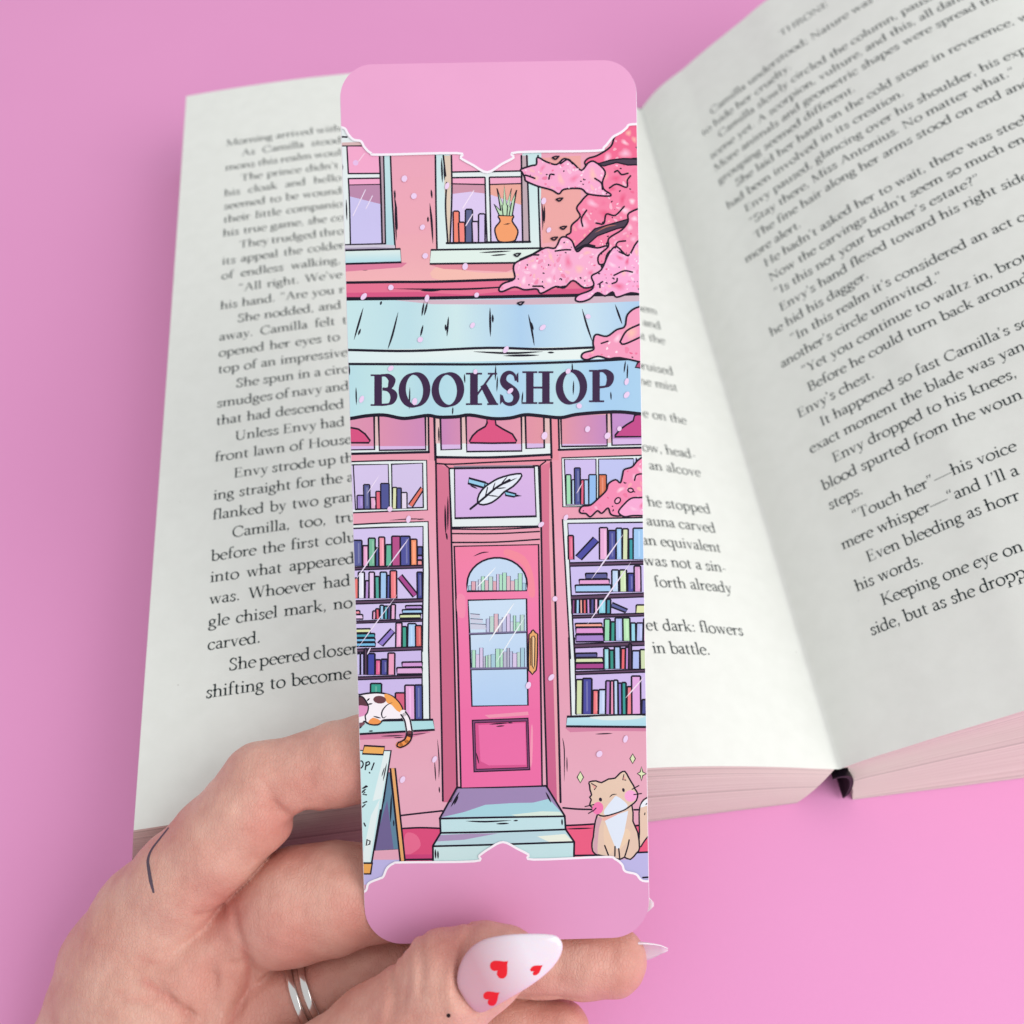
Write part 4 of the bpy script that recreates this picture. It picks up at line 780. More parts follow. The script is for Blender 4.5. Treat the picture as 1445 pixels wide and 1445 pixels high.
# --- cherry blossom
A.begin('printed_blossom', 24, 300)
rg = random.Random(11)
def inside(p, poly):
    c = False; n = len(poly)
    for i in range(n):
        (x1, y1), (x2, y2) = poly[i - 1], poly[i]
        if (y1 > p[1]) != (y2 > p[1]) and p[0] < (x2 - x1) * (p[1] - y1) / (y2 - y1) + x1: c = not c
    return c
def cloud(col, pts, w, dabs, lev, sc=1.0, cols=('#fbdcf2', '#f8c0ae', '#e8487f', '#f7c4e4', '#fde6f6', '#ee6a9c')):
    A.lev(lev); pl = [tuple(map(float, a.split(','))) for a in pts.split()]
    A.fo(col, pts, w, 4)
    xs, ys = [p[0] for p in pl], [p[1] for p in pl]; placed = []; tries = 0
    while len(placed) < dabs * 2.2 and tries < 1500:
        tries += 1; r = (rg.choice((30, 44, 52)) if tries < 120 else rg.choice((6, 8, 10, 13, 18))) * sc; p = (rg.uniform(min(xs), max(xs)), rg.uniform(min(ys), max(ys)))
        if all(inside((p[0] + r * 1.5 * a, p[1] + r * 1.5 * b), pl) for a, b in ((1, 0), (-1, 0), (0, 1), (0, -1))) and all(math.hypot(p[0] - q_[0], p[1] - q_[1]) > 1.02 * (r + q_[2]) for q_ in placed):
            placed.append((*p, r)); t = rg.random()
            if t < .78 or r > 20 * sc:
                b0, b1 = np.array(srgb(col)), np.array(srgb(rg.choice(cols))); cc = b0 + (b1 - b0) * (rg.uniform(.75, 1) if r > 20 * sc else rg.uniform(.25, .6) if r > 9 * sc else rg.uniform(.6, 1))
                hx = '#' + ''.join('%02x' % int(round(255 * (1.055 * x ** (1 / 2.4) - .055))) for x in cc)
                ph = rg.uniform(0, 6.3); ro = rg.uniform(0, 3.14)
                pts_ = []
                for th in np.linspace(0, 2 * math.pi, 15)[:-1]:
                    rr = r * (1 + .22 * math.sin(2 * th + ph) + .12 * math.sin(3 * th + 2 * ph)); x_, y_ = rr * 1.2 * math.cos(th), rr * .8 * math.sin(th)
                    pts_.append((p[0] + x_ * math.cos(ro) - y_ * math.sin(ro), p[1] + x_ * math.sin(ro) + y_ * math.cos(ro)))
                A.idx += 1; uv_ = A.P(pts_); c_ = uv_.mean(0); c1_ = np.array(srgb(hx)); soft = r > 20 * sc
                for a_, b_ in zip(uv_, np.roll(uv_, -1, 0)):
                    A.emit(np.array([c_, a_, b_]), hx, 0, (lambda u: tuple(c1_ if (np.hypot(*(u - c_)) < 1e-6 or not soft) else b0)))
            elif t < .94:
                a0 = rg.uniform(0, 360); A.s(w * .75, [(p[0] + r * .75 * math.cos(math.radians(a)), p[1] + r * .6 * math.sin(math.radians(a))) for a in np.linspace(a0, a0 + rg.uniform(110, 250), 8)], taper=1, dl=3)
            else: A.el(INK, p[0], p[1], r * .35, dl=3, n=8)
A.v(*H2)
cloud('#ef5f90', '850,275 955,205 990,120 1080,40 1250,20 1250,420 1000,420 860,400 755,345 775,300', 10, 12, 24)
cloud('#f27aa6', '760,345 890,340 1000,330 1250,340 1250,900 1000,900 900,1000 840,1120 680,1040 605,915 640,880 650,820 715,755 688,690 720,640 770,585 880,500', 10, 46, 27)
A.lev(30); A.fo('#49394f', '850,342 950,312 1050,300 1250,305 1250,345 1090,350 1000,330 900,358', 8)
cloud('#f2a3d0', '250,385 330,356 372,345 380,290 450,325 530,346 590,300 655,332 725,392 780,332 830,325 910,400 890,480 900,540 955,580 930,594 780,578 720,535 590,540 548,576 490,545 380,515 290,475 282,450 262,410', 10, 24, 31)
A.lev(34); A.fo('#49394f', '650,1020 740,940 830,850 950,815 1100,772 1250,740 1250,800 1090,828 1000,850 850,905 720,1020 680,1036', 8); A.s(7, '830,880 920,835 1000,820', '#a5625a', sm=3, taper=1)
cloud('#f3a8d2', '78,1325 110,1280 200,1242 192,1160 215,1112 330,1060 440,1000 520,1000 560,925 600,915 650,945 690,1030 750,988 850,1000 930,985 950,1040 880,1060 860,1090 885,1170 810,1220 822,1292 745,1312 660,1255 590,1312 520,1303 410,1356 375,1322 280,1328 200,1306 105,1342', 10, 44, 36)
cloud('#f187b2', '860,1060 935,990 940,925 1040,860 1090,795 1100,725 1250,700 1250,980 1090,1060 1000,995 930,1045 905,1120 862,1125', 10, 14, 40)
cloud('#f3a4d6', '678,1408 700,1370 800,1330 822,1280 805,1220 880,1172 940,1045 1000,990 1090,1062 1160,955 1250,930 1250,1330 1110,1352 1000,1386 970,1345 910,1376 850,1350 790,1400 720,1422', 10, 26, 44)
A.lev(48)
for p in ('560,340 620,305 655,340', '285,430 320,440 360,455', '470,460 480,425 510,425', '830,455 880,490 890,540', '945,530 1000,500 1080,525 1085,470 1110,435', '985,405 1010,395 1040,425 1090,415', '840,805 900,810 920,735 990,745 1060,675', '735,830 725,770 765,705', '520,1025 590,1015 640,1015', '690,1010 760,975 830,985', '990,1000 1010,955 1070,945', '980,1215 1060,1180 1125,1190', '965,1280 1000,1265 1005,1240', '870,1310 870,1280 890,1265', '345,1300 420,1300', '330,1055 390,1055', '1020,1030 1090,1062', '540,1310 600,1300'): A.s(9, p, sm=4)
A.v(*Bz); cloud('#f096bf', '1126,335 1135,315 1180,300 1178,270 1190,232 1240,240 1285,210 1322,195 1335,140 1390,105 1500,100 1500,350 1300,337 1250,342 1200,330 1150,346', 6, 10, 26, .7)
A.lev(30); A.s(6, '1300,265 1330,215 1390,185', sm=4); A.s(6, '1300,265 1320,275 1400,240', sm=4); A.s(5, '1215,272 1245,262', sm=2); A.fo('#b14a7c', '1370,380 1380,360 1400,350 1400,385', 5)
A.v(*S6); cloud('#f085b4', '803,1005 830,970 900,960 970,900 1040,830 1060,770 1122,735 1165,762 1185,690 1200,645 1270,620 1340,548 1500,500 1500,1010 1300,1040 1180,1052 1130,1056 1080,1040 1055,985 1000,1032 960,1010 900,1062 860,1035 815,1030', 11, 18, 26, 1.1)
cloud('#f2a3d6', '1148,1022 1190,960 1260,900 1345,893 1500,890 1500,1040 1280,1052 1200,1062', 11, 4, 30, 1.1)
A.lev(34); A.el('#f2a0c8', 1140, 920, 30, 22, -50, w=9); A.el('#f2a0c8', 1255, 828, 24, 18, 10, w=9); A.s(10, '1290,740 1310,690 1400,680', sm=3)
A.end()
# --- drifting petals
A.begin('printed_petals', 50, 1150); PC = '#e8cbf4'
for T, pts in ((Az, '348,573 390,650 428,788 440,915 617,962 288,1055 448,1103 168,1095 668,1088 965,672 988,800 537,605'), (Bz, '262,385 632,190 395,255 950,200 1155,150 783,300 645,400 803,487 1065,398 1115,555 1330,505 1330,445 958,690 1153,660 1297,658 1243,690 258,1022 342,1068 943,1092 1055,1060 370,535 130,525')):
    A.v(*T)
    for p in pts.split():
        x, y = map(float, p.split(',')); A.el(PC, x, y, rg.uniform(9, 13), rg.uniform(11, 18), rg.uniform(10, 50))
for T, pts in ((R4, '585,910'), (R6, '530,335 335,402 1160,858 938,985'), (L5, '775,1075 492,1255')):
    A.v(*T)
    for p in pts.split():
        x, y = map(float, p.split(',')); A.el(PC, x, y, rg.uniform(18, 24), rg.uniform(24, 36), rg.uniform(10, 50))
A.v(*Az)
for x, y in ((1018, 480), (1035, 665), (1052, 790), (1012, 838), (848, 910), (863, 1125)): A.s(5, [(x - 14, y), (x, y + 7), (x + 14, y - 6)], sm=4); A.s(4, [(x - 12, y - 2), (x + 2, y - 6), (x + 13, y - 5)], sm=4)
A.end()
# --- the two plain panels with their white scalloped rule
ART_ROOT = None
def panel(T, path, top, col):
    A.begin('printed_panel', 58, 1260); A.v(*T); uv = A.P(path); uv = spline(uv, 4)
    o = card_outline(.07); hy = CHEI / 2
    ar = [p for p in o if (p[1] < hy) == top]
    ar = ar if top else ar
    l_, r_ = uv[0][1], uv[-1][1]
    poly = [np.array([.07, l_])] + list(uv) + [np.array([CWID - .07, r_])]
    poly += list(ar[::-1] if top else ar)
    A.idx += 2; A.emit(np.array(poly), col, 58); A.idx += 2
    for qd in rib(uv, [.40] * len(uv)): A.emit(qd, '#f2ecfb', 60)
    A.end()
panel(Az, '20,345 60,345 85,352 98,375 122,400 155,407 172,435 200,460 240,467 580,460 597,482 650,512 715,545 780,508 832,480 848,456 1190,450 1232,434 1260,402 1275,386 1308,368 1332,348 1345,334 1400,331', True, '#e9a0d3')
panel(P7, '40,560 85,548 100,512 150,490 168,480 185,442 215,420 260,415 590,410 612,384 660,350 722,321 790,353 840,379 862,402 1190,390 1240,399 1273,425 1287,456 1338,470 1368,500 1440,502', False, '#e096ca')  # darker pink than the top panel: dimmer light painted into the colour
# ------------------------------------------------------------------ the hand (one continuous skin, left hand, palm to the viewer)
def cs(x, y, Z): return np.array([(x - CPX) / FPX * Z, (CPX - y) / FPX * Z, Z])      # camera-space mm
def cs2w(P): P = np.asarray(P); return CAMP + np.multiply.outer(P[..., 0], _R) + np.multiply.outer(P[..., 1], _U) + np.multiply.outer(P[..., 2], _F)
HS = 0.55
LO, HI = np.array([-112., -142., 152.]), np.array([36., -30., 214.])
NX, NY, NZ = (np.ceil((HI - LO) / HS).astype(int) + 1)
FAR = 9.0
def new_field(): return np.full((NX, NY, NZ), FAR, np.float32)
def seg(field, a, b, ra, rb, k, fz=1.0):
    """smooth-union one tapered limb segment into the field"""
    m = max(ra, rb) * max(1, fz) + k + 3
    lo = np.minimum(a, b) - m; hi = np.maximum(a, b) + m
    i0 = np.clip(((lo - LO) / HS).astype(int), 0, [NX, NY, NZ]); i1 = np.clip(np.ceil((hi - LO) / HS).astype(int) + 1, 0, [NX, NY, NZ])
    if (i1 <= i0).any(): return
    gx = (LO[0] + HS * np.arange(i0[0], i1[0]))[:, None, None].astype(np.float32); gy = (LO[1] + HS * np.arange(i0[1], i1[1]))[None, :, None].astype(np.float32); gz = (LO[2] + HS * np.arange(i0[2], i1[2]))[None, None, :].astype(np.float32)
    d = b - a; L = max(float(d @ d), 1e-6)
    t = np.clip(((gx - a[0]) * d[0] + (gy - a[1]) * d[1] + (gz - a[2]) * d[2]) / L, 0, 1)
    t2 = t * t * (3 - 2 * t)
    q_ = np.sqrt((gx - a[0] - t * d[0]) ** 2 + (gy - a[1] - t * d[1]) ** 2 + ((gz - a[2] - t * d[2]) / fz) ** 2) - (ra + (rb - ra) * t2)
    sl = field[i0[0]:i1[0], i0[1]:i1[1], i0[2]:i1[2]]
    if k > 0:
        h = np.maximum(k - np.abs(sl - q_), 0) / k
        sl[...] = np.minimum(sl, q_) - h * h * k * .25
    else: np.minimum(sl, q_, out=sl)
def chain(field, pts, k=2.0, fz=1.0):
    P = [cs(*p[:3]) for p in pts]
    for i in range(len(P) - 1): seg(field, P[i], P[i+1], pts[i][3], pts[i+1][3], k, fz)
def smin(a, b, k):
    h = np.maximum(k - np.abs(a - b), 0) / k
    return np.minimum(a, b) - h * h * k * .25
INDEX = [(212, 1292, 189.5, 10.0), (262, 1243, 187.2, 9.5), (310, 1192, 186.2, 9.0), (347, 1150, 186.2, 8.4), (372, 1108, 187, 7.7), (432, 1093, 187.3, 7.15), (480, 1077, 187.4, 7.45), (520, 1068, 187.5, 7.6), (575, 1058, 187.3, 7.3), (640, 1052, 187, 7.2), (705, 1050, 186.6, 6.4)]
MIDDLE = [(300, 1345, 191, 10.5), (350, 1293, 191.2, 9.8), (414, 1278, 187.3, 10.3), (468, 1268, 187.5, 9.8), (530, 1260, 188.8, 8.8), (640, 1252, 188.2, 8.0), (780, 1258, 187.6, 7.3), (856, 1266, 187.6, 6.1)]
RINGF = [(330, 1440, 192, 9.6), (400, 1415, 192.4, 8.6), (442, 1398, 192.4, 8.2), (540, 1366, 191.2, 8.3), (640, 1354, 189.6, 8.0), (760, 1348, 189.0, 7.35), (820, 1350, 188.6, 7.2), (862, 1356, 188.2, 6.5)]
PINKY = [(350, 1550, 192, 9.0), (460, 1500, 190.5, 8.0), (600, 1468, 189.5, 7.2), (720, 1452, 188.6, 6.7), (788, 1452, 188, 5.7)]
THUMB = [(300, 1690, 184, 14), (430, 1560, 178, 11.0), (535, 1470, 172.6, 9.3), (585, 1434, 170.6, 8.5), (630, 1392, 169.9, 8.4), (684, 1364, 170.2, 7.0), (718, 1351, 170.6, 5.0)]
palm = new_field()
for pts, k in (([(166, 1366, 193, 10.6), (120, 1560, 196, 14), (60, 1800, 200, 17)], 6), ([(215, 1330, 191, 11.5), (190, 1520, 193, 14), (120, 1800, 200, 18)], 8), ([(290, 1365, 191.5, 11), (270, 1520, 193, 14), (180, 1800, 199, 18)], 8), ([(335, 1450, 192, 10.5), (320, 1600, 193, 14), (220, 1820, 198, 17)], 8), ([(350, 1560, 193, 11), (320, 1700, 194, 14), (230, 1830, 198, 16)], 8), ([(205, 1420, 187.5, 9.5), (240, 1560, 185, 12.5), (300, 1690, 186, 14)], 9)):
    chain(palm, pts, k)
def carve_union(a, b, k, c, w):
    # two separate fingers pressed together: a real furrow runs along the contact
    return smin(a, b, k) + (c * np.exp(-((a - b) / w) ** 2)).astype(np.float32)
idx = new_field(); chain(idx, INDEX, 1.6)
mid = new_field(); chain(mid, MIDDLE, 1.6)
rng_ = new_field(); chain(rng_, RINGF, 1.6)
pin = new_field(); chain(pin, PINKY, 1.6)
thm = new_field(); chain(thm, THUMB, 1.6)
seg(thm, cs(622, 1380, 169.4), cs(674, 1358, 170.4), 7.0, 5.2, 2.5)          # flesh bulging over the nail's upper side
hand = smin(palm, idx, 5.0)
fing = np.minimum(np.minimum(mid, rng_), pin)
im = carve_union(idx, mid, .3, .95, 1.5)
fg = carve_union(im, rng_, .3, .9, 1.4); fg = carve_union(fg, pin, .3, .8, 1.3)
hand = smin(palm, fg, 4.0); hand = carve_union(hand, thm, .5, .7, 1.2)
# creases and swellings, drawn where they lie on the palm side (photo px), depth in mm
GX = (LO[0] + HS * np.arange(NX)).astype(np.float32); GY = (LO[1] + HS * np.arange(NY)).astype(np.float32); GZ = (LO[2] + HS * np.arange(NZ)).astype(np.float32)
CREASES = []
def groove(pts, depth, w, zref, zlim=197, taper=True, sm=5):
    depth *= 1.7
    if depth > .25: CREASES.append((np.array(pts, float), min(.55, depth * .5)))
    pl = spline(np.array([cs(x, y, zref)[:2] for x, y in pts]), sm) if len(pts) > 2 else np.array([cs(x, y, zref)[:2] for x, y in pts])
    m = w * 3; i0 = max(int((pl[:, 0].min() - m - LO[0]) / HS), 0); i1 = int((pl[:, 0].max() + m - LO[0]) / HS) + 1; j0 = max(int((pl[:, 1].min() - m - LO[1]) / HS), 0); j1 = int((pl[:, 1].max() + m - LO[1]) / HS) + 1
    X_, Y_ = np.meshgrid(GX[i0:i1], GY[j0:j1], indexing='ij')
    # follow the perspective: the grid column drifts with depth only slightly inside the band used
    best = np.full(X_.shape, 1e9, np.float32); tt = np.zeros(X_.shape, np.float32); n = len(pl) - 1
    for i in range(n):
        a, b = pl[i], pl[i+1]; d = b - a; L = max(d @ d, 1e-9)
        t = np.clip(((X_ - a[0]) * d[0] + (Y_ - a[1]) * d[1]) / L, 0, 1); q_ = np.hypot(X_ - a[0] - t * d[0], Y_ - a[1] - t * d[1])
        u = q_ < best; best[u] = q_[u]; tt[u] = ((i + t) / n)[u]
    amp = depth * np.exp(-(best / w) ** 2)
    if taper: amp *= np.clip(np.sin(np.pi * np.clip(tt, .02, .98)) * 1.6, 0, 1)
    kz = int((zlim - LO[2]) / HS)
    hand[i0:i1, j0:j1, :kz] += amp[:, :, None]
groove([(455, 1144), (428, 1152), (412, 1164), (400, 1178)], .75, .9, 182)                # finger joint folds
groove([(372, 1096), (385, 1120), (392, 1145), (412, 1166)], .35, 1.0, 181)
groove([(318, 1292), (300, 1290), (275, 1288)], .55, .9, 181)                              # base of the index finger
groove([(350, 1340), (338, 1318), (330, 1292), (320, 1290)], .5, .8, 180)
groove([(296, 1350), (295, 1385), (291, 1410), (288, 1450)], .42, 1.1, 180)               # palm lines
groove([(342, 1335), (350, 1362), (347, 1392), (331, 1432), (322, 1460)], .65, 1.0, 181)
groove([(205, 1385), (234, 1406), (258, 1426), (300, 1462)], .5, .95, 179)
groove([(302, 1372), (303, 1400), (300, 1436)], .3, .8, 180)
groove([(268, 1418), (262, 1440), (258, 1470)], .35, .9, 180)
for a in ([(318, 1362), (330, 1366), (345, 1360)], [(225, 1380), (240, 1392), (250, 1412)], [(196, 1350), (230, 1362), (262, 1360)], [(170, 1400), (200, 1410), (232, 1402)]): groove(a, .22, .7, 180)
for a in ([(335, 1130), (352, 1142), (372, 1140)], [(300, 1180), (322, 1192), (350, 1194)], [(490, 1036), (497, 1060), (495, 1090)], [(478, 1040), (486, 1064), (484, 1096)], [(500, 1210), (508, 1240), (512, 1282)], [(492, 1216), (500, 1244), (503, 1272)]): groove(a, .13, .55, 181)
for a in ([(586, 1342), (596, 1372), (592, 1412)], [(566, 1352), (574, 1384), (568, 1428)], [(556, 1360), (562, 1392), (556, 1440)], [(540, 1378), (552, 1408), (550, 1448)]): groove(a, .28, .7, 163)
groove([(660, 1437), (640, 1420), (636, 1390), (640, 1366), (648, 1348)], -.34, 1.0, 162, 175)   # fold of skin round the nail
groove([(668, 1424), (650, 1402), (646, 1384), (650, 1362), (662, 1340), (682, 1326)], .45, .7, 162, 175)
for a in ([(690, 1405), (760, 1404), (850, 1406)],): groove(a, .2, .5, 184)
# bed of the thumbnail: nothing of the finger may stand in front of the nail
NO = spline(np.array([(645, 1387), (648, 1364), (660, 1342), (680, 1327), (708, 1320), (746, 1317.5), (779, 1319), (790, 1325), (794, 1336), (789, 1352), (775, 1370), (750, 1390), (720, 1408), (697, 1421), (678, 1429), (664, 1421), (652, 1404)], float), 3, True)[:-1]
NC = np.array([708, 1368.]); NA = np.array([.90, -.436]); NPp = np.array([.436, .90])
def nail_z(px, py):
    t = ((px - NC[0]) * NA[0] + (py - NC[1]) * NA[1]) * .1117; s_ = ((px - NC[0]) * NPp[0] + (py - NC[1]) * NPp[1]) * .1117 - .3
    return 160.75 + 10.2 - np.sqrt(np.maximum(10.2 ** 2 - s_ * s_, 1)) + np.maximum(t, 0) ** 2 / 95 + np.maximum(-t, 0) ** 2 / 80
a0 = np.clip(((cs(630, 1440, 170) - LO) / HS).astype(int), 0, None); a1 = ((cs(810, 1300, 170) - LO) / HS).astype(int) + 2; kz = int((176 - LO[2]) / HS)
xx, yy, zz = GX[a0[0]:a1[0], None, None], GY[None, a0[1]:a1[1], None], GZ[None, None, :kz]
px_, py_ = CPX + FPX * xx / zz, CPX - FPX * yy / zz
ins = np.zeros(np.broadcast(px_, py_).shape, bool)
for i in range(len(NO)):
    (x1, y1), (x2, y2) = NC + (NO[i-1] - NC) * .985, NC + (NO[i] - NC) * .985
    ins ^= ((y1 > py_) != (y2 > py_)) & (px_ < (x2 - x1) * (py_ - y1) / ((y2 - y1) if abs(y2 - y1) > 1e-9 else 1e-9) + x1)
sub = hand[a0[0]:a1[0], a0[1]:a1[1], :kz]
sub[...] = np.where(ins, np.maximum(sub, nail_z(px_, py_) + .35 - zz), sub)
for a in ([(412, 1166), (440, 1158), (470, 1150)], [(408, 1160), (398, 1140), (378, 1122)], [(400, 1150), (385, 1140), (366, 1136)], [(416, 1160), (430, 1140), (433, 1120)], [(316, 1292), (296, 1300), (276, 1300)], [(316, 1290), (300, 1278), (284, 1274)]): groove(a, .2, .5, 181)
for i in range(16):
    x, y = 150 + (i * 37) % 150, 1330 + (i * 53) % 110; groove([(x, y), (x + 26, y + 9), (x + 52, y + 10 + (i % 5) * 3)], .10, .55, 180)
# slight unevenness of flesh
X_, Y_, Z_ = GX[:, None, None], GY[None, :, None], GZ[None, None, :]
hand += (.16 * np.sin(X_ * .42 + 1.3 * np.sin(Y_ * .21)) * np.sin(Y_ * .37 + .5) * np.cos(Z_ * .33) + .06 * np.sin(X_ * 1.15 + Y_ * .5) * np.sin(Y_ * 1.3 - X_ * .4 + Z_ * .6)).astype(np.float32)

def surface_nets(F_):
    s = F_ < 0; c = np.stack([s[i:i+s.shape[0]-1, j:j+s.shape[1]-1, k:k+s.shape[2]-1] for i in (0, 1) for j in (0, 1) for k in (0, 1)])
    act = c.any(0) & ~c.all(0); ci = np.argwhere(act); vid = np.full(act.shape, -1, np.int64); vid[act] = np.arange(len(ci))
    acc = np.zeros((len(ci), 3)); cnt = np.zeros(len(ci)); cor = [(i, j, k) for i in (0, 1) for j in (0, 1) for k in (0, 1)]
    V = {o: F_[ci[:, 0]+o[0], ci[:, 1]+o[1], ci[:, 2]+o[2]] for o in cor}
    for a in cor:
        for ax in range(3):
            if a[ax] == 0:
                b = list(a); b[ax] = 1; b = tuple(b); fa, fb = V[a], V[b]; x = (fa < 0) != (fb < 0); t = np.where(x, fa / np.where(x, fa - fb, 1), 0)
                p = np.array(a, float)[None, :].repeat(len(ci), 0); p[:, ax] += t; acc[x] += p[x]; cnt[x] += 1
    vs = LO + HS * (ci + acc / cnt[:, None]); fs = []
    for ax in range(3):
        o1, o2 = [(1, 2), (2, 0), (0, 1)][ax]
        sl0 = [slice(None)] * 3; sl1 = [slice(None)] * 3; sl0[ax] = slice(0, -1); sl1[ax] = slice(1, None)
        a, b = s[tuple(sl0)], s[tuple(sl1)]; e = np.argwhere(a != b); e = e[(e[:, o1] > 0) & (e[:, o2] > 0) & (e[:, o1] < F_.shape[o1]-1) & (e[:, o2] < F_.shape[o2]-1)]
        flip = a[e[:, 0], e[:, 1], e[:, 2]]
        def g_(d1, d2):
            q_ = e.copy(); q_[:, o1] -= d1; q_[:, o2] -= d2; return vid[q_[:, 0], q_[:, 1], q_[:, 2]]
        quad = np.stack([g_(1, 1), g_(0, 1), g_(0, 0), g_(1, 0)], 1)
        quad[~flip] = quad[~flip][:, ::-1]; fs.append(quad)
    return vs, np.concatenate(fs)
hv, hf = surface_nets(hand)
# smooth a little (Taubin) so that no voxel steps remain
E_ = np.concatenate([hf[:, [0, 1]], hf[:, [1, 2]], hf[:, [2, 3]], hf[:, [3, 0]]]); E_ = np.unique(np.sort(E_, 1), axis=0)
deg = np.bincount(E_.ravel(), minlength=len(hv)).astype(float)
for it in range(6):
    s_ = np.zeros_like(hv)
    for ax in range(3): s_[:, ax] = np.bincount(E_[:, 0], hv[E_[:, 1], ax], len(hv)) + np.bincount(E_[:, 1], hv[E_[:, 0], ax], len(hv))
    hv = hv + (.5 if it % 2 == 0 else -.52) * (s_ / deg[:, None] - hv)

skin = mat('skin', srgb((.87, .69, .61)), .47, .4)
b = bsdf(skin); b.inputs['Subsurface Weight'].default_value = .22; b.inputs['Subsurface Radius'].default_value = (1.0, .38, .22); b.inputs['Subsurface Scale'].default_value = .0016
tc = nd(skin, 'ShaderNodeTexCoord'); at = nd(skin, 'ShaderNodeAttribute', attribute_name='flush')
n1 = nd(skin, 'ShaderNodeTexNoise'); n1.inputs['Scale'].default_value = 130; n1.inputs['Detail'].default_value = 5; n1.inputs['Roughness'].default_value = .6; ln(skin, tc.outputs['Object'], n1.inputs['Vector'])
r1 = nd(skin, 'ShaderNodeValToRGB'); r1.color_ramp.elements[0].position = .32; r1.color_ramp.elements[1].position = .68
r1.color_ramp.elements[0].color = (*srgb((.81, .59, .53)), 1); r1.color_ramp.elements[1].color = (*srgb((.872, .69, .625)), 1); ln(skin, n1.outputs[0], r1.inputs[0])
mx = nd(skin, 'ShaderNodeMixRGB'); mx.inputs[2].default_value = (*srgb((.77, .415, .385)), 1); ln(skin, at.outputs['Fac'], mx.inputs[0]); ln(skin, r1.outputs[0], mx.inputs[1]); ln(skin, mx.outputs[0], b.inputs['Base Color'])
v1 = nd(skin, 'ShaderNodeTexVoronoi', feature='DISTANCE_TO_EDGE'); v1.inputs['Scale'].default_value = 1700; v1.inputs['Randomness'].default_value = 1
mp = nd(skin, 'ShaderNodeMapping'); mp.inputs['Rotation'].default_value = (.3, .2, .6); mp.inputs['Scale'].default_value = (1, .55, 1); ln(skin, tc.outputs['Object'], mp.inputs[0]); ln(skin, mp.outputs[0], v1.inputs['Vector'])
w1 = nd(skin, 'ShaderNodeTexNoise'); w1.inputs['Scale'].default_value = 560; w1.inputs['Detail'].default_value = 6; mp2 = nd(skin, 'ShaderNodeMapping'); mp2.inputs['Rotation'].default_value = (0, 0, .75); mp2.inputs['Scale'].default_value = (1, .22, .7); ln(skin, tc.outputs['Object'], mp2.inputs[0]); ln(skin, mp2.outputs[0], w1.inputs['Vector'])
ma = nd(skin, 'ShaderNodeMath', operation='MINIMUM'); ma.inputs[1].default_value = .12; ln(skin, v1.outputs['Distance'], ma.inputs[0])
mb = nd(skin, 'ShaderNodeMath', operation='MULTIPLY_ADD'); mb.inputs[1].default_value = 1.5; ln(skin, ma.outputs[0], mb.inputs[0]); ln(skin, w1.outputs[0], mb.inputs[2])
bp = nd(skin, 'ShaderNodeBump'); bp.inputs['Strength'].default_value = .85; bp.inputs['Distance'].default_value = .00028; ln(skin, mb.outputs[0], bp.inputs['Height']); ln(skin, bp.outputs[0], b.inputs['Normal'])

HB = cs2w(cs(190, 1500, 192)); HBI = tuple(HB * MM)
hand_o = empty('hand', HB); tag(hand_o, 'left hand gripping the bottom of the bookmark between thumb and curled fingers', 'hand')
HWd = cs2w(hv)
sk = mesh('skin', HWd, [tuple(int(a) for a in f) for f in hf], skin, hand_o, True, HBI)
# blood-flushed places: finger joints, tips, palm folds
fl = np.zeros(len(hv))
hx, hy = CPX + FPX * hv[:, 0] / hv[:, 2], CPX - FPX * hv[:, 1] / hv[:, 2]
for x, y, r, a in ((400, 1165, 60, .5), (440, 1120, 70, .35), (505, 1110, 60, .35), (318, 1288, 60, .55), (400, 1335, 90, .4), (500, 1300, 50, .5), (292, 1390, 60, .35), (345, 1390, 50, .35), (360, 1440, 80, .35), (650, 1330, 60, .5), (620, 1345, 60, .3), (860, 1370, 70, .3), (800, 1430, 60, .35), (230, 1170, 50, .3), (110, 1330, 60, .25), (540, 1420, 60, .25), (300, 1225, 70, .2)):
    fl = np.maximum(fl, a * np.exp(-((hx - x) ** 2 + (hy - y) ** 2) / (r * r)))
for pl, a in CREASES:
    pl = spline(pl, 5)
    for x, y in pl: fl = np.maximum(fl, a * np.exp(-((hx - x) ** 2 + (hy - y) ** 2) / 60.0))
at_ = sk.data.attributes.new('flush', 'FLOAT', 'POINT'); at_.data.foreach_set('value', fl)
bvh = BVHTree.FromPolygons([tuple(p) for p in HWd], [tuple(int(a) for a in f) for f in hf])
def on_skin(x, y, off=0.0, tree=None):
    r = ray(x, y); h = (tree or bvh).ray_cast(Vector(CAMP), Vector(r).normalized())
    return (np.array(h[0]) + np.array(h[1]) * off * (1 if np.array(h[1]) @ r < 0 else -1)) if h[0] is not None else None
def skin_ribbon(name, pts, ws, m, parent, off=.05):
    p = spline(np.array(pts, float), 8); w = np.interp(np.linspace(0, 1, len(p)), np.linspace(0, 1, len(ws)), ws); vs, fs = [], []
    d = np.gradient(p, axis=0); d /= np.hypot(d[:, 0], d[:, 1])[:, None]; nn = np.stack([-d[:, 1], d[:, 0]], 1)
    for i in range(len(p)):
        for s_ in (-.5, 0, .5):
            q_ = on_skin(*(p[i] + nn[i] * w[i] * s_), off)
            if q_ is None: q_ = vs[-1] if vs else None
            if q_ is None: return None
            vs.append(q_)
    for i in range(len(p) - 1):
        for j in (0, 1): fs.append((3*i + j, 3*i + j + 1, 3*i + j + 4, 3*i + j + 3))
    return mesh(name, vs, fs, m, parent, True, HBI)
tat = mat('tattoo_ink', srgb((.36, .30, .35)), .6, .2)
skin_ribbon('tattoo', [(238, 1168), (226, 1183), (214, 1199), (209, 1213), (210, 1226), (213, 1244), (217, 1260)], [1.8, 2.3, 2.6, 3.8, 4.6, 4.8, 2.6], tat, sk, .03)
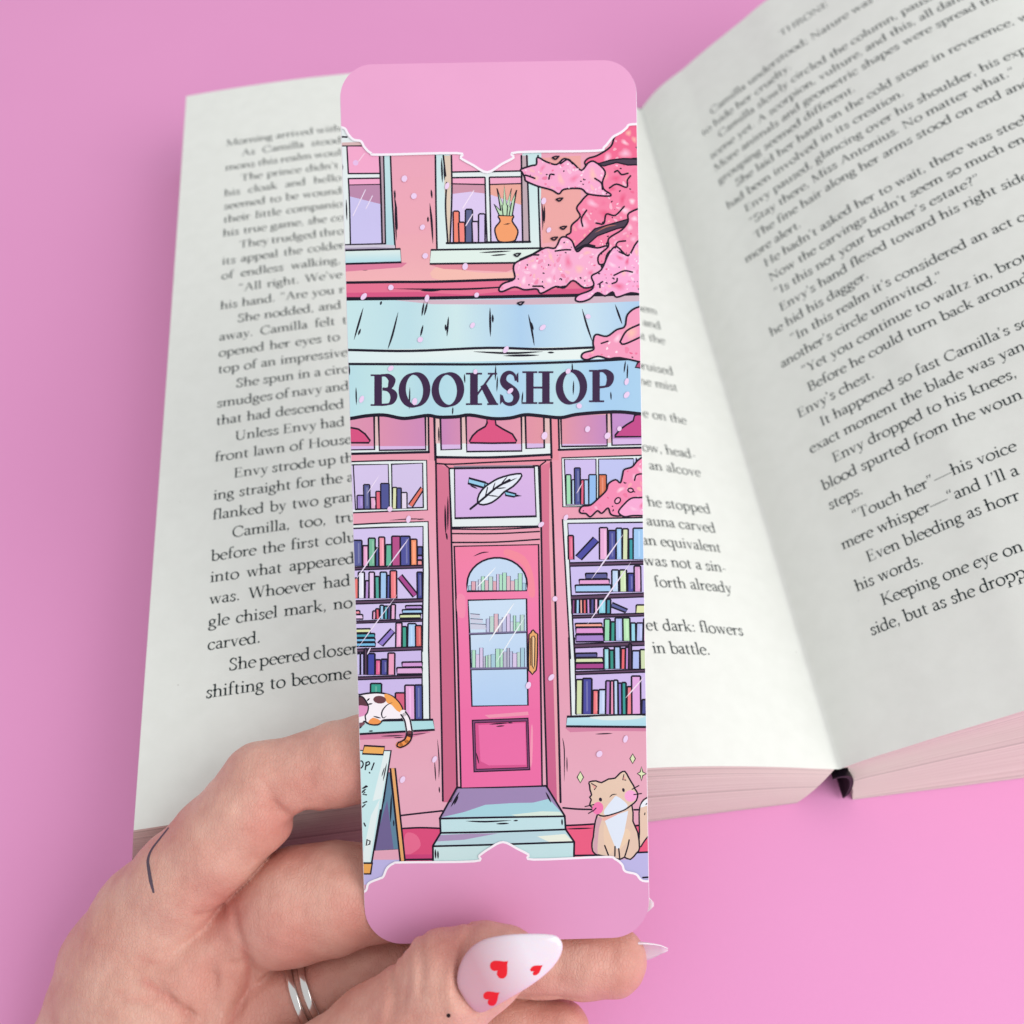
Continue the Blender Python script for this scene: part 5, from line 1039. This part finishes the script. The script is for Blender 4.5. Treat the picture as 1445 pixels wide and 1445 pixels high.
mole = mat('mole', srgb((.16, .10, .10)), .6, .2)
def skin_disc(name, x, y, r, m, parent, off=.06, tree=None):
    vs = [on_skin(x, y, off * 2.5, tree)] + [on_skin(x + r * math.cos(t), y + r * math.sin(t), off * .4, tree) for t in np.linspace(0, 2 * math.pi, 13)[:-1]]
    return mesh(name, vs, [(0, i, i % 12 + 1) for i in range(1, 13)], m, parent, True, HBI)
skin_disc('mole', 633, 1433, 3.0, mole, sk)

# ---- nails
nailm = mat('nail_gel', srgb((.93, .80, .84)), .13, .45); bsdf(nailm).inputs['Coat Weight'].default_value = .35; bsdf(nailm).inputs['Coat Roughness'].default_value = .06
bsdf(nailm).inputs['Subsurface Weight'].default_value = .15; bsdf(nailm).inputs['Subsurface Scale'].default_value = .001
at = nd(nailm, 'ShaderNodeAttribute', attribute_name='tip'); rr = nd(nailm, 'ShaderNodeValToRGB')
rr.color_ramp.elements[0].position = .30; rr.color_ramp.elements[0].color = (*srgb((.79, .60, .65)), 1); rr.color_ramp.elements[1].position = .78; rr.color_ramp.elements[1].color = (*srgb((.90, .855, .895)), 1)
ln(nailm, at.outputs['Fac'], rr.inputs[0]); ln(nailm, rr.outputs[0], bsdf(nailm).inputs['Base Color'])
def ring_mesh(rings, name, m, parent, tips=None, thick=.5):
    """concentric rings (outermost last) of world points, closed below"""
    n = len(rings[0]); vs = [p for r in rings for p in r]; c = np.mean(rings[0], axis=0); vs.append(c); ci = len(vs) - 1; fs = [(ci, i, (i + 1) % n) for i in range(n)]
    for k in range(len(rings) - 1): fs += [(k*n + i, (k+1)*n + i, (k+1)*n + (i+1) % n, k*n + (i+1) % n) for i in range(n)]
    o = mesh(name, vs, fs, m, parent, True, HBI)
    if tips is not None:
        a_ = o.data.attributes.new('tip', 'FLOAT', 'POINT'); a_.data.foreach_set('value', list(tips) + [float(np.mean(tips[:n]))])
    return o
def nail_pt(p, dz=0.0): return cs(p[0], p[1], float(nail_z(p[0], p[1])) + dz)
rings, tips = [], []
for f_, dz in ((.12, 0), (.3, 0), (.5, 0), (.68, 0), (.82, 0), (.92, .02), (.975, .08), (1.0, .25), (1.0, .55), (.93, .75), (.6, .8), (.2, .8)):
    P = [NC + (p - NC) * f_ for p in NO]; rings.append([cs2w(nail_pt(p, dz)) for p in P]); tips += [float(((p - NC) @ NA) * .1117 / 17 + .5) for p in P]
nail = ring_mesh(rings, 'fingernail', nailm, hand_o, tips)
nail['label'] = 'almond thumbnail with three red hearts'
ntree = BVHTree.FromPolygons([tuple(cs2w(nail_pt(NC + (p - NC) * f_))) for f_ in (.0005, .3, .5, .7, .85, .92, .995) for p in NO], [(k*len(NO) + i, (k+1)*len(NO) + i, (k+1)*len(NO) + (i+1) % len(NO), k*len(NO) + (i+1) % len(NO)) for k in range(6) for i in range(len(NO))])
redm = mat('red_gel', srgb((.88, .03, .12)), .25, .3); bsdf(redm).inputs['Coat Weight'].default_value = .2; bsdf(redm).inputs['Coat Roughness'].default_value = .06
def heart(pts):
    P = spline(np.array(pts, float), 4, True)[:-1]; c = P.mean(0); rings_ = []
    for f_ in (.15, .4, .7, 1.0): rings_.append([on_skin(*(c + (p - c) * f_), .05 if f_ < 1 else .02, ntree) for p in P])
    if any(q_ is None for r in rings_ for q_ in r): return
    n = len(P); vs = [q_ for r in rings_ for q_ in r]; vs.append(on_skin(*c, .05, ntree)); fs = [(len(vs) - 1, i, (i+1) % n) for i in range(n)]
    for k in range(3): fs += [(k*n + i, (k+1)*n + i, (k+1)*n + (i+1) % n, k*n + (i+1) % n) for i in range(n)]
    mesh('heart', vs, fs, redm, nail, True, HBI)
def heart_at(x, y, w, ang=45, sq=1.0, ax=0):
    P = []
    for t in np.linspace(0, 2 * math.pi, 19)[:-1]:
        u, v = 16 * math.sin(t) ** 3 / 32 * w, -(13 * math.cos(t) - 5 * math.cos(2*t) - 2 * math.cos(3*t) - math.cos(4*t)) / 32 * w
        r = math.radians(-90 - ang); c, s_ = math.cos(r), math.sin(r); X0, Y0 = u * c - v * s_, u * s_ + v * c
        e = math.radians(ax); a_, b_ = X0 * math.cos(e) + Y0 * math.sin(e), (-X0 * math.sin(e) + Y0 * math.cos(e)) * sq
        P.append((x + a_ * math.cos(e) - b_ * math.sin(e), y + a_ * math.sin(e) + b_ * math.cos(e)))
    heart(P)
heart_at(706, 1366, 29, 42); heart_at(694, 1407.5, 26, 34, .85, -25); heart_at(757, 1368, 22, 34, .60, -35)
def far_nail(base, tip, nup, W_, label, R_=7.0):
    a, b = cs2w(cs(*base)), cs2w(cs(*tip)); ax = b - a; L = np.linalg.norm(ax); ax /= L
    up = _U * nup[0] + _F * nup[1] + _R * nup[2]; up -= ax * (up @ ax); up /= np.linalg.norm(up); sd = np.cross(ax, up)
    U_ = np.linspace(0, 1, 16); hw = np.interp(U_, [0, .08, .2, .5, .75, .9, 1], [.5, .8, .95, 1, .82, .5, .10]) * W_ / 2
    vs, fs, tp = [], [], []
    nw = 13
    for off in (0, -.5):
        for u, h in zip(U_, hw):
            for t in np.linspace(-1, 1, nw):
                s_ = t * h; vs.append(a + ax * L * u + sd * s_ + up * (off * (1 - .6 * u) + math.sqrt(R_ * R_ - s_ * s_) - R_ - .9 * u * u)); tp.append(u)
    n = 16 * nw
    for i in range(15):
        for j in range(nw - 1):
            q_ = (i*nw + j, i*nw + j + 1, (i+1)*nw + j + 1, (i+1)*nw + j); fs.append(q_); fs.append(tuple(n + k for k in q_[::-1]))
    bd = [j for j in range(nw)] + [i*nw + nw - 1 for i in range(1, 16)] + [15*nw + j for j in range(nw - 2, -1, -1)] + [i*nw for i in range(14, 0, -1)]
    for i in range(len(bd)): a_, b_ = bd[i], bd[(i+1) % len(bd)]; fs.append((b_, a_, n + a_, n + b_))
    o = mesh('fingernail', vs, fs, nailm, hand_o, True, HBI); t_ = o.data.attributes.new('tip', 'FLOAT', 'POINT'); t_.data.foreach_set('value', tp); o['label'] = label
far_nail((800, 1318, 193.5), (943, 1332, 190.0), (.72, .70, 0), 10.5, 'pale nail tip seen edge-on below the corner of the bookmark')
far_nail((838, 1266, 195.5), (923, 1271, 193.5), (.3, .95, 0), 7.0, 'nail tip just showing past the right edge of the bookmark')

# ---- two silver rings on the ring finger
silver = mat('silver', srgb((.86, .85, .84)), .16, .5, Metallic=1.0); add_bump(silver, 500, .12, .0002)
ra = cs(400, 1419, 192.4); rb = cs(500, 1374, 191.9); rx = (rb - ra) / np.linalg.norm(rb - ra)
ry = np.cross(rx, np.array([0, 0, 1.])); ry /= np.linalg.norm(ry); rz = np.cross(rx, ry)
def finger_ring(t, tilt, label, wd):
    c = ra + (rb - ra) * t; ax = rx + ry * 0.0 + rz * tilt; ax /= np.linalg.norm(ax); u = np.cross(ax, ry); u /= np.linalg.norm(u); w = np.cross(ax, u)
    N, M = 72, 12; R0 = 8.35; vs, fs = [], []
    for i in range(N):
        th = 2 * math.pi * i / N; e = u * math.cos(th) + w * math.sin(th)
        for j in range(M):
            ph = 2 * math.pi * j / M; vs.append(c + e * (R0 + .45 + .55 * math.copysign(abs(math.cos(ph)) ** .8, math.cos(ph))) + ax * wd * math.copysign(abs(math.sin(ph)) ** .75, math.sin(ph)))
    for i in range(N):
        for j in range(M): fs.append((i*M + j, ((i+1) % N)*M + j, ((i+1) % N)*M + (j+1) % M, i*M + (j+1) % M))
    P = cs2w(np.array(vs)); inv = tuple(P.mean(0) * MM); o = mesh('finger_ring', P, fs, silver, None, True, inv); o.location = inv
    tag(o, label, 'ring', None, 'silver rings on the ring finger')
finger_ring(.36, -.10, 'plain silver ring band nearer the palm on the ring finger', .78)
finger_ring(.55, -.04, 'plain silver ring band nearer the fingertip on the ring finger', .78)
